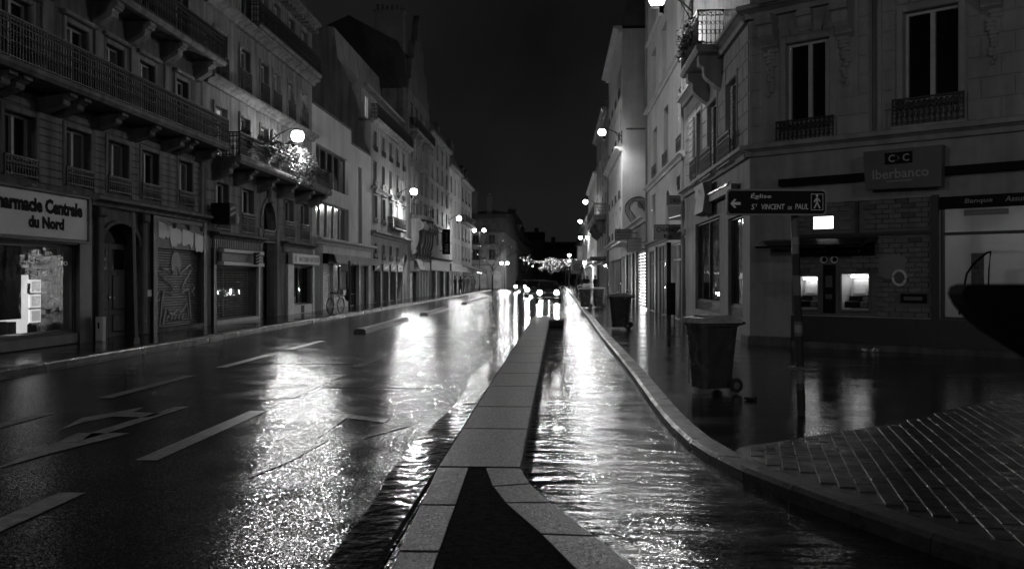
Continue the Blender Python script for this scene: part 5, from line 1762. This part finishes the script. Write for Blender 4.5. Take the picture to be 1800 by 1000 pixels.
bin0.scale = (.9, .9, .95)
tag(MB().cbox(-.22, .2, -.18, .18, 0, .16, .05).build('paper_bundle', 'letter_white', None, T(1.5, 47.6, 1.19)), 'white paper bundle lying on a bin lid', 'paper')

# ================================================================ DIRECTION SIGN
t = thing('direction_sign', 'black direction sign to the church on a stickered leaning post', 'sign', (2.64, 10.31, .12), 0)
z0, z1 = 0, 2.42
lean = -.085
def lx(z):
    return lean * z / 2.4
put(t, 'post', MB().tube([(lx(z), 0, z) for z in (0, .8, 1.6, 2.44)], .042, 12), 'sign_mid', smooth=True)
for k, (a, b, m) in enumerate(((.35, .5, 'shop_mid'), (.52, .86, 'rubber'), (.9, .98, 'sign_grey'), (1.02, 1.3, 'rubber'), (1.33, 1.5, 'shop_mid'), (1.52, 1.75, 'rubber'), (1.85, 1.93, 'sign_grey'), (.06, .28, 'rubber'))):
    put(t, 'sticker', MB().tube([(lx(a), 0, a), (lx(b), 0, b)], .0445 + .0005 * (k % 2), 12), m)
put(t, 'bracket', MB().box(lx(1.0) - .09, lx(1.0) + .05, -.055, .055, .5, .53), 'steel')
Sx0, Sx1, Sz0, Sz1 = -.84, .24, 2.16, 2.44
M_ = RZ(R_(4))
r = .03
def rrect(x0, x1, z0, z1, r, n=4):
    P = []
    for cx, cz, a0 in ((x1 - r, z0 + r, -90), (x1 - r, z1 - r, 0), (x0 + r, z1 - r, 90), (x0 + r, z0 + r, 180)):
        P += [(cx + r * math.cos(R_(a0 + 90 * i / n)), cz + r * math.sin(R_(a0 + 90 * i / n))) for i in range(n + 1)]
    return P
put(t, 'rim', MB().prism(rrect(Sx0, Sx1, Sz0, Sz1, .045), -.095, -.06, 'y'), 'sign_grey', M_)
pn = put(t, 'panel', MB().prism(rrect(Sx0 + .018, Sx1 - .018, Sz0 + .018, Sz1 - .018, .035), -.099, -.0955, 'y'), 'sign_black', M_)
words(pn, 'Église', -.58, 2.33, .22, .068, .1, 'letter_white', .004, .002, .12)
words(pn, 'S', -.575, 2.22, .036, .06, .1, 'letter_white', .004, .002, .12)
words(pn, 'T', -.53, 2.25, .02, .03, .1, 'letter_white', .004, .002, .12)
words(pn, 'VINCENT', -.465, 2.222, .25, .058, .1, 'letter_white', .004, .002, .12)
words(pn, 'DE', -.18, 2.222, .045, .034, .1, 'letter_white', .004, .002, .12)
words(pn, 'PAUL', -.1, 2.224, .14, .058, .1, 'letter_white', .004, .002, .12)
put(pn, 'arrow', MB().prism([(-.8, 2.285), (-.755, 2.335), (-.735, 2.325), (-.765, 2.3), (-.69, 2.3), (-.69, 2.27), (-.765, 2.27), (-.735, 2.245), (-.755, 2.235)], -.103, -.1, 'y'), 'letter_white')
put(pn, 'pictogram_frame', MB().box(.07, .2, -.103, -.1, 2.385, 2.39).box(.07, .2, -.103, -.1, 2.215, 2.22).box(.07, .074, -.103, -.1, 2.2205, 2.3845).box(.196, .2, -.103, -.1, 2.2205, 2.3845), 'letter_white')
wk = MB().lathe([(.013, 0), (.013, .003)], 10, (.135, -.103, 2.37), 'y')
for P in ([(.135, 2.35), (.135, 2.3)], [(.135, 2.3), (.12, 2.265), (.105, 2.235)], [(.135, 2.3), (.15, 2.27), (.165, 2.235)], [(.135, 2.345), (.115, 2.32), (.105, 2.3)], [(.135, 2.345), (.155, 2.325), (.168, 2.308)]):
    wk.tube([(x, -.102, z) for x, z in P], .008, 4)
put(pn, 'walking_pictogram', wk, 'letter_white')
put(t, 'clamp', MB().box(lx(2.3) - .06, lx(2.3) + .06, -.06, .06, 2.22, 2.25), 'steel')
put(t, 'clamp', MB().box(lx(2.3) - .06, lx(2.3) + .06, -.06, .06, 2.34, 2.37), 'steel')

# ================================================================ SMALL THINGS ON THE PAVEMENTS
rr = random.Random(9)
mb = MB()
for k in range(9):
    mb.blob((rr.uniform(-.05, .06), rr.uniform(-.05, .05), .02), (rr.uniform(.02, .05), rr.uniform(.02, .04), .025), 4, 6)
tag(mb.build('crumpled_litter', 'rubber', None, T(2.37, 11.6, .122)), 'small dark crumpled litter on the wet pavement by the bin', 'litter')
mb = MB()
for k in range(12):
    mb.leaf((rr.uniform(-.16, .16), rr.uniform(-.05, .05), .04), .06, rr)
    mb.add([(-.16 + .027 * k, -.05, .002), (-.13 + .027 * k, -.05, .03), (-.13 + .027 * k, .05, .002), (-.16 + .027 * k, .05, .03)], [(0, 1, 2, 3)])
tag(mb.build('white_litter', 'letter_white', None, T(6.35, 19.35, .122)), 'white crumpled paper litter at the foot of the bank wall', 'litter')
t = thing('bollard', 'squat pale bollard in front of the arched door', 'bollard', (-10.85, 21.8, .12))
put(t, 'body', MB().cbox(-.09, .09, -.09, .09, 0, .58, .03), 'shop_pale')
put(t, 'slot', MB().box(-.02, .02, -.094, -.091, .3, .45), 'sign_black')
t = thing('sign_post', 'slim grey metal post at the kerb before the arched door', 'post', (-9.6, 21.0, .12))
put(t, 'post', MB().tube([(0, 0, 0), (-.08, 0, 3.0)], .035, 8), 'sign_grey')
put(t, 'base', MB().lathe([(.07, 0), (.06, .12), (.04, .14)], 8), 'sign_grey')
t = thing('sign_post', 'dark post with small pale plate before the awning shop', 'post', (-9.5, 42.5, .12))
put(t, 'post', MB().tube([(0, 0, 0), (0, 0, 2.3)], .05, 8), 'iron')
put(t, 'plate', MB().cbox(-.42, -.05, -.05, .0, 1.8, 2.15, .02), 'sign_grey')
put(t, 'bin_bag', MB().blob((-.1, .05, .75), (.16, .14, .3), 6, 8), 'rubber')

# bicycle
t = thing('bicycle', 'bicycle parked at the kerb before the awning shop', 'bicycle', (-9.35, 39.2, .12), R_(78))
def ring(c, r, th, n=18):
    return [(c[0] + r * math.cos(a), c[1], c[2] + r * math.sin(a)) for a in [2 * math.pi * k / n for k in range(n)]]
for cx in (-.52, .52):
    w = put(t, 'wheel', MB().tube(ring((cx, 0, .34), .32, 0), .022, 5, True), 'rubber')
    sp = MB()
    for k in range(10):
        a = math.pi * k / 10
        sp.tube([(cx - .31 * math.cos(a), 0, .34 - .31 * math.sin(a)), (cx + .31 * math.cos(a), 0, .34 + .31 * math.sin(a))], .003, 3)
    put(w, 'spokes', sp, 'steel')
    put(t, 'mudguard', MB().tube([(cx + .36 * math.cos(a), 0, .34 + .36 * math.sin(a)) for a in [R_(20 + 14 * k) for k in range(11)]], .016, 4), 'steel')
put(t, 'frame', MB().tube([(-.52, 0, .34), (-.08, 0, .32), (.38, 0, .78), (.52, 0, .34)], .018, 6).tube([(-.08, 0, .32), (-.2, 0, .82)], .018, 6).tube([(-.2, 0, .8), (.38, 0, .76)], .018, 6).tube([(-.52, 0, .34), (-.19, 0, .76)], .012, 5).tube([(.38, 0, .76), (.35, 0, 1.0)], .015, 5), 'shop_pale')
put(t, 'handlebar', MB().tube([(.2, -.28, 1.02), (.34, -.2, 1.04), (.36, 0, 1.0), (.34, .2, 1.04), (.2, .28, 1.02)], .013, 5), 'steel')
put(t, 'saddle', MB().prism([(-.34, -.09), (-.34, .09), (-.1, .03), (-.06, 0), (-.1, -.03)], .86, .92, 'z'), 'rubber')
put(t, 'basket', MB().prism([(.42, .78), (.44, 1.0), (.72, 1.0), (.68, .78)], -.15, .15, 'y'), 'steel')
put(t, 'pedal_crank', MB().tube([(-.08, -.1, .45), (-.08, -.1, .32), (-.08, .1, .32), (-.08, .1, .19)], .012, 5), 'steel')

# balcony plants
rp2 = random.Random(17)
for k, (yv, hgt, sp, m, lb) in enumerate(((30.6, .7, .28, 'leaf', 'tall dark plant by the lit window on the plant balcony'), (32.6, .8, .42, 'leaf', 'round dark shrub on the plant balcony'), (34.0, .8, .45, 'leaf', 'bushy dark shrub on the plant balcony below the lamp arm'),
                                   (35.4, .95, .5, 'leaf_pale', 'trailing pale plant hanging over the plant balcony rail'), (36.6, .9, .5, 'leaf_pale', 'bright lamp-lit plant spilling over the balcony rail'),
                                   (37.8, .85, .5, 'leaf_pale', 'pale feathery plant right of the lamp on the balcony'), (39.4, .6, .4, 'leaf', 'low dark plant near the end of the plant balcony'), (41.0, .55, .4, 'leaf', 'last small plant at the white building end of the balcony'))):
    t = thing('balcony_plant', lb, 'plant', (-10.35, yv, 5.56))
    put(t, 'pot', MB().lathe([(.13, 0), (.18, .28), (.2, .3), (.17, .3)], 10), 'pot')
    mb = MB()
    for j in range(430):
        a, b = rp2.uniform(0, 6.28), rp2.random() ** .5
        zz = .3 + hgt * rp2.random()
        q = sp * b * (1.15 - abs(zz - .3 - hgt * .45) / hgt)
        x, y_ = q * math.cos(a) * .7 + (.25 if m == 'leaf_pale' else .05), q * math.sin(a) * 1.25
        if m == 'leaf_pale' and j % 3 == 0:
            x, zz = .32 + rp2.uniform(0, .12), .75 - 1.0 * rp2.random()
        mb.leaf((x, y_, zz), rp2.uniform(.03, .075), rp2)
    put(t, 'foliage', mb, m, kind='stuff')
    st = MB()
    for j in range(5):
        st.tube([(0, 0, .25), (rp2.uniform(-.1, .15), rp2.uniform(-.2, .2), .3 + hgt * .6)], .012, 4)
    put(t, 'stem', st, 'bark')

# ================================================================ CARS
def make_car(label, x, y_, rz=0., cp='car_paint'):
    t = thing('car', label, 'car', (x, y_, 0), rz, 'cars coming down the street')
    # sections along the length: y, half width, floor, belt height
    S = [(-2.0, .62, .35, .62), (-1.92, .76, .22, .72), (-1.5, .84, .2, .84), (-.7, .86, .2, .92), (.6, .86, .2, .95), (1.5, .84, .2, .95), (1.9, .78, .24, .9), (1.98, .68, .36, .8)]
    mb = MB()
    vs, fs = [], []
    for yv, w, f, b in S:
        vs += [(-w * .92, yv, f), (-w, yv, f + .18), (-w, yv, b - .15), (-w * .9, yv, b), (w * .9, yv, b), (w, yv, b - .15), (w, yv, f + .18), (w * .92, yv, f)]
    for i in range(len(S) - 1):
        for j in range(8):
            fs.append((i * 8 + j, i * 8 + (j + 1) % 8, (i + 1) * 8 + (j + 1) % 8, (i + 1) * 8 + j))
    fs += [tuple(range(8)), tuple(range(len(S) * 8 - 1, len(S) * 8 - 9, -1))]
    body = put(t, 'body', MB().add(vs, fs), cp, smooth=False)
    C = [(-.85, .74, .90), (-.1, .6, 1.42), (.95, .6, 1.45), (1.75, .7, .93)]
    cv = []
    for yv, w, z in C:
        cv += [(-w, yv, z), (w, yv, z)]
    base = [(-.76, -.85, .9), (.76, -.85, .9), (.76, 1.78, .92), (-.76, 1.78, .92)]
    put(t, 'cabin', MB().add(cv + base, [(0, 1, 3, 2), (2, 3, 5, 4), (4, 5, 7, 6), (0, 2, 4, 6, 11, 8), (1, 9, 10, 7, 5, 3), (8, 9, 1, 0), (10, 11, 6, 7)]), cp)
    put(t, 'windscreen', MB().add([(-.68, -.82, .94), (.68, -.82, .94), (.55, -.14, 1.39), (-.55, -.14, 1.39)], [(0, 1, 2, 3)]), 'pane_dark', T(0, -.03, .01))
    put(body, 'grille', MB().box(-.36, .36, -2.015, -1.98, .42, .58), 'car_dark')
    put(body, 'number_plate', MB().box(-.24, .24, -2.03, -2.017, .34, .41), 'letter_white')
    put(t, 'bumper', MB().cbox(-.72, .72, -2.05, -1.9, .24, .36, .03), 'car_dark')
    for sx in (-.56, .56):
        put(t, 'headlight', MB().lathe([(.15, -.04), (.16, .04), (.08, .09)], 14, (sx, -2.0, .68), 'y'), 'headlight')
        put(t, 'mirror', MB().blob((sx * 1.65, -.6, 1.0), (.1, .06, .08), 4, 6), 'car_dark')
    for sx in (-.56, .56):
        ld = bpy.data.lights.new('headlight_beam', 'SPOT')
        ld.energy = 160
        ld.spot_size = R_(64)
        ld.spot_blend = .7
        ld.shadow_soft_size = .08
        lo = bpy.data.objects.new('headlight_beam', ld)
        COL.objects.link(lo)
        lo.parent = t
        lo.location = (sx, -2.12, .68)
        lo.rotation_euler = (R_(87), 0, R_(180))
    for sx in (-.76, .76):
        for yv in (-1.25, 1.25):
            w = put(t, 'wheel', MB().lathe([(.2, -.1), (.3, -.09), (.31, 0), (.3, .09), (.2, .1)], 14, axis='x'), 'rubber', T(sx, yv, .31))
            put(w, 'rim', MB().lathe([(.19, -.105), (.19, .105)], 10, axis='x'), 'steel')
    return t
car0 = make_car('dark oncoming car with two round lit headlights at the end of the separator', -.62, 64)
for lb, x, y_, rz in (('oncoming car with glaring headlights behind the first car', -1.95, 80, 0.), ('second glaring oncoming car close behind in the same lane', -2.3, 100, 0.03),
                      ('oncoming car in the outer lane by the central divider', -4.35, 112, 0.), ('far oncoming car beyond the junction in the middle lane', -4.4, 150, 0.), ('farthest oncoming car before the garlands', -2.2, 165, 0.),
                      ('added third queue car swelling the headlight glare', -2.5, 133, -.03), ('added fourth queue car in the kerb lane for headlight glare', -1.9, 147, .02),  # far cars added for a denser cluster of headlights
                      ('added second car of the outer lane for headlight glare', -4.6, 128, .0), ('added car pulling out past the queue for headlight glare', -3.5, 141, -.12)):
    c = copy_tree(car0)
    c['label'] = lb
    c.location = (x, y_, 0)
    c.rotation_euler = (0, 0, rz)

# ================================================================ PEOPLE
def person_mesh(pose):
    J = {'pelvis': (0, 0, .92), 'chest': (0, -.01, 1.28), 'neck': (0, -.01, 1.46), 'head': (0, -.03, 1.6), 'crown': (0, -.02, 1.7)}
    Rr = {'pelvis': (.16, .12), 'chest': (.2, .13), 'neck': (.065, .065), 'head': (.085, .1), 'crown': (.06, .07)}
    E_ = [('pelvis', 'chest'), ('chest', 'neck'), ('neck', 'head'), ('head', 'crown')]
    for sd, sx in (('l', -1), ('r', 1)):
        st = pose['step'] * sx
        J.update({'hip' + sd: (.1 * sx, 0, .86), 'knee' + sd: (.11 * sx, -.08 * (st > 0) + st * .12, .48), 'ank' + sd: (.11 * sx, st * .28, .09), 'toe' + sd: (.12 * sx, st * .28 - .16, .05),
                  'sh' + sd: (.2 * sx, 0, 1.38), 'elb' + sd: (.27 * sx, pose['arm'] * sx * .1 + .03, 1.12), 'wr' + sd: (.24 * sx, pose['arm'] * sx * .18 - pose['hold'], .92 + pose['hold'] * .9), 'hand' + sd: (.23 * sx, pose['arm'] * sx * .2 - pose['hold'] * 1.3, .84 + pose['hold'] * 1.1)})
        Rr.update({'hip' + sd: (.11, .11), 'knee' + sd: (.075, .08), 'ank' + sd: (.05, .055), 'toe' + sd: (.045, .035), 'sh' + sd: (.085, .085), 'elb' + sd: (.06, .06), 'wr' + sd: (.04, .04), 'hand' + sd: (.035, .045)})
        E_ += [('pelvis', 'hip' + sd), ('hip' + sd, 'knee' + sd), ('knee' + sd, 'ank' + sd), ('ank' + sd, 'toe' + sd), ('chest', 'sh' + sd), ('sh' + sd, 'elb' + sd), ('elb' + sd, 'wr' + sd), ('wr' + sd, 'hand' + sd)]
    K = list(J)
    me = bpy.data.meshes.new('person')
    me.from_pydata([J[k] for k in K], [(K.index(a), K.index(b)) for a, b in E_], [])
    o = bpy.data.objects.new('person', me)
    COL.objects.link(o)
    md = o.modifiers.new('skin', 'SKIN')
    sv = me.skin_vertices[0].data if me.skin_vertices else None
    if sv is None:
        bpy.context.view_layer.objects.active = o
        me.skin_vertices.new() if hasattr(me.skin_vertices, 'new') else None
        sv = me.skin_vertices[0].data if me.skin_vertices else None
    if sv is not None:
        for i, k in enumerate(K):
            sv[i].radius = Rr[k]
        sv[0].use_root = True
    s2 = o.modifiers.new('smooth', 'SUBSURF')
    s2.levels = s2.render_levels = 1
    dg = bpy.context.evaluated_depsgraph_get()
    out = bpy.data.meshes.new_from_object(o.evaluated_get(dg))
    bpy.data.objects.remove(o)
    return out
rpz = random.Random(2)
def add_person(x, y_, z, rz, pose, m, label, group, h_=1.0):
    me = cached(('person', tuple(pose.values())), lambda: person_mesh(pose)).copy()
    me.materials.clear()
    me.materials.append(MAT[m])
    me.materials.append(MAT['skin'])
    for p in me.polygons:
        p.use_smooth = True
        if 1.49 < p.center.z < 1.64 and p.center.y < -.04:
            p.material_index = 1
    t = obj('person', me, None, None, T(x, y_, z) @ RZ(rz) @ Matrix.Scale(h_, 4))
    tag(t, label, 'person', group)
    put(t, 'hair', MB().blob((0, .01, 1.68), (.1, .11, .09), 5, 8), 'letter_black')
    return t
stand, walk, hold = dict(step=0, arm=.2, hold=0), dict(step=.8, arm=1, hold=0), dict(step=.15, arm=0, hold=.25)
GL_ = 'people outside the cafe'
add_person(-10.0, 91.5, .12, 1.2, stand, 'coat_a', 'person in a dark coat nearest the plain tall house shops', GL_)
add_person(-9.9, 95.5, .12, 2.6, hold, 'coat_a', 'person with arms raised at the chest under the cafe awning', GL_)
add_person(-9.7, 97.0, .12, -1.4, stand, 'coat_a', 'person facing the raised-arms person under the awning', GL_)
add_person(-9.8, 101.5, .12, .4, walk, 'coat_b', 'person striding past the lit cafe strip', GL_)
add_person(-9.6, 107.0, .12, -.6, stand, 'coat_b', 'person in a lighter coat beyond the striding one', GL_)
add_person(-10.2, 111.0, .12, 2.0, hold, 'coat_a', 'person at the cafe corner farthest along', GL_)
GR_ = 'people on the right pavement'
add_person(1.95, 92, .12, .2, walk, 'coat_a', 'person walking by the kerb before the square emblem sign', GR_)
add_person(2.7, 96, .12, -.3, stand, 'coat_a', 'person standing near the terrace awning post', GR_)
add_person(3.05, 97, .12, 2.9, hold, 'coat_a', 'person in dark coat next to the terrace awning post', GR_)
add_person(3.6, 90, .12, .9, stand, 'coat_a', 'person under the terrace awning', GR_)

# ================================================================ TREES AND GARLANDS AT THE FAR END
def make_tree(label, x, y_, hgt, seed, lights=0):
    lights = int(lights * .6)
    rt = random.Random(seed)
    t = thing('bare_tree', label, 'tree', (x, y_, .05), 0, 'trees at the far end')
    tr, br, pts = MB(), MB(), []
    tr.tube([(0, 0, 0), (.04, 0, hgt * .2), (0, .05, hgt * .42)], [.14, .11, .09], 7)
    def grow(p, d, l, r, k):
        q = p + d * l
        br.tube([p, (p + q) / 2 + Vector((rt.gauss(0, .05), rt.gauss(0, .05), 0)) * l, q], [r, r * .8, r * .6], 4)
        pts.append(q)
        if k:
            for _ in range(3 if k > 1 else 2):
                nd = (d + Vector((rt.gauss(0, .5), rt.gauss(0, .5), rt.gauss(.12, .3)))).normalized()
                grow(q, nd, l * rt.uniform(.6, .85), r * .6, k - 1)
    for j in range(5):
        a = j * 1.26 + rt.uniform(-.3, .3)
        grow(Vector((0, .05, hgt * (.34 + .02 * j))), Vector((math.cos(a) * .7, math.sin(a) * .7, .8)).normalized(), hgt * .22, .06, 4)
    put(t, 'trunk', tr, 'bark')
    put(t, 'crown', br, 'bark')
    lf = MB()
    for p in pts:
        for _ in range(2):
            lf.leaf(p + Vector((rt.gauss(0, .15), rt.gauss(0, .15), rt.gauss(0, .15))), rt.uniform(.05, .1), rt)
    put(t, 'leaves', lf, 'leaf', kind='stuff')
    if lights:
        fl = MB()
        for _ in range(lights):
            p = rt.choice(pts) + Vector((rt.gauss(0, .2), rt.gauss(0, .2), rt.gauss(0, .2)))
            s = rt.uniform(.025, .06)
            fl.add([p + Vector((s, 0, 0)), p + Vector((-s, 0, 0)), p + Vector((0, s, 0)), p + Vector((0, -s, 0)), p + Vector((0, 0, s)), p + Vector((0, 0, -s))],
                   [(0, 2, 4), (2, 1, 4), (1, 3, 4), (3, 0, 4), (2, 0, 5), (1, 2, 5), (3, 1, 5), (0, 3, 5)])
        put(t, 'fairy_lights', fl, 'fairy', kind='stuff')
    return t
make_tree('bare tree before the arched shopfronts', -9.8, 141, 8, 1, 14)
make_tree('bare tree with fairy lights at the right kerb', 1.9, 158, 5.2, 2, 90)
make_tree('second tree with fairy lights up the right kerb', 1.6, 186, 5.6, 3, 130)
make_tree('third tree with fairy lights up the right kerb', 1.2, 214, 6.0, 4, 150)
make_tree('tree with fairy lights on the central strip of the avenue', -1.6, 236, 6.0, 5, 150)
make_tree('farthest tree with fairy lights before the stone arch', -3.0, 270, 6.2, 6, 150)
make_tree('dim bare tree by the far left lamps', -7.4, 205, 7, 7, 20)
rg2 = random.Random(31)
for k, (yv, zz) in enumerate(((196, 6.2), (226, 6.6), (262, 7.4), (300, 8.0))):
    t = thing('light_garland', ('nearest', 'second', 'third', 'farthest')[k] + ' garland of lights strung across the avenue', 'garland', (0, yv, zz), 0, 'garlands across the avenue')
    cab, bl_ = [], MB()
    for i in range(41):
        u = i / 40
        cab.append((-8 + 12.6 * u, 0, -.9 * math.sin(math.pi * ((u * 2) % 1))))
    put(t, 'cable', MB().tube(cab, .02, 3), 'iron')
    for (x, y_, z) in cab:
        for _ in range(1):
            s, p = rg2.uniform(.025, .055), Vector((x + rg2.gauss(0, .08), y_, z - .08 - abs(rg2.gauss(0, .2))))
            bl_.add([p + Vector((s, 0, 0)), p + Vector((-s, 0, 0)), p + Vector((0, s, 0)), p + Vector((0, -s, 0)), p + Vector((0, 0, s)), p + Vector((0, 0, -s))],
                    [(0, 2, 4), (2, 1, 4), (1, 3, 4), (3, 0, 4), (2, 0, 5), (1, 2, 5), (3, 1, 5), (0, 3, 5)])
    put(t, 'bulbs', bl_, 'fairy', kind='stuff')
# stone arch at the end of the avenue and the houses behind it
t = thing('stone_arch', 'dim stone triumphal arch closing the avenue', 'arch', (.2, 400, 0))
Fa = Fac(t, T(-5, 0, 0))
Fa.W = T(-4.8, 400, 0)
wall(Fa, 0, 10, -.05, 10.5, [(3.2, 6.8, -.04, 6.5)], 'stone', deep=3, rev=2.9)
arch_fill(Fa, 3.2, 6.8, 4.7, 6.5, 'stone', th=2.8)
cornice(Fa, -.2, 10.2, 9.2, .5, .6, 'stone')
cornice(Fa, -.1, 10.1, 7.4, .25, .3, 'stone')
for k, (x0, x1, hgt) in enumerate(((-70, -28, 17), (-28, -6, 20), (-6, 14, 15), (14, 60, 18))):
    t = thing('distant_block', ('dark block of houses far left behind the arch', 'tallest dark block of houses behind the arch', 'dark houses straight behind the arch', 'dark block of houses far right behind the arch')[k], 'building', (x0, 440 + 4 * (k % 2), 0))
    Fd = Fac(t, Matrix.Identity(4), lambda v, x0=x0: v - x0)
    Fd.W = T(x0, 440, 0)
    wall(Fd, x0, x1, -.05, hgt, [], 'plaster_dim')
    mansard(Fd, x0, x1, hgt, 3, 1, m='tile_dark', chim=((x0 + 3, x0 + 5, 1, 2.5, hgt + 6), (x1 - 5, x1 - 3, 1, 2.5, hgt + 5.5)))

# ================================================================ SCOOTER AT THE RIGHT EDGE
t = thing('motor_scooter', 'black parked motor scooter, its mirror and fairing jutting in at the corner pavers', 'scooter', (1.16, 1.75, 0), R_(90))
# local frame: x forward (world +y), y to the left (world -x)
def egg(c, r, n=7, m=12):
    return MB().blob(c, r, n, m)
mh = [(.246, 1.565), (.24, 1.582), (.225, 1.588), (.05, 1.588), (-.02, 1.575), (-.03, 1.36), (.05, 1.40), (.095, 1.43), (.171, 1.478), (.209, 1.509), (.235, 1.541)]
put(t, 'mirror', MB().prism([(p, q) for p, q in mh], .42, .5, 'x'), 'matte_black', T(0, 0, 0))
put(t, 'mirror_stalk', MB().tube([(.46, .0, 1.42), (.44, -.12, 1.34), (.4, -.25, 1.2)], .012, 6), 'rubber')
put(t, 'fairing', MB().cbox(-.4, .02, -.2, .2, .98, 1.22, .1), 'matte_black', T(.42, 0, 0) @ RZ(R_(90)))
put(t, 'handlebar', MB().tube([(.3, .05, 1.16), (.42, .0, 1.16), (.42, -.5, 1.16), (.3, -.72, 1.18)], .02, 8), 'rubber')
put(t, 'mirror', egg((.45, -.75, 1.5), (.04, .11, .07)), 'rubber')
put(t, 'leg_shield', MB().prism([(.5, .95), (.62, .6), (.5, .25), (.42, .3), (.46, .6), (.4, .95)], -.45, .0, 'y'), 'black_gloss')
put(t, 'footboard', MB().box(-.2, .42, -.4, -.05, .28, .34), 'rubber')
put(t, 'body', egg((-.6, -.22, .58), (.5, .2, .26)), 'black_gloss', smooth=True)
put(t, 'seat', egg((-.5, -.22, .84), (.45, .17, .09)), 'rubber', smooth=True)
for cx in (.66, -.78):
    w = put(t, 'wheel', MB().lathe([(.14, -.06), (.22, -.055), (.24, 0), (.22, .055), (.14, .06)], 16, axis='y'), 'rubber', T(cx, -.22, .24))
    put(w, 'rim', MB().lathe([(.13, -.05), (.13, .05)], 10, axis='y'), 'steel')
put(t, 'headlamp', egg((.68, -.2, .98), (.06, .1, .08)), 'pane_dark')
put(t, 'fork', MB().tube([(.5, -.22, .85), (.66, -.13, .24)], .03, 6), 'steel')
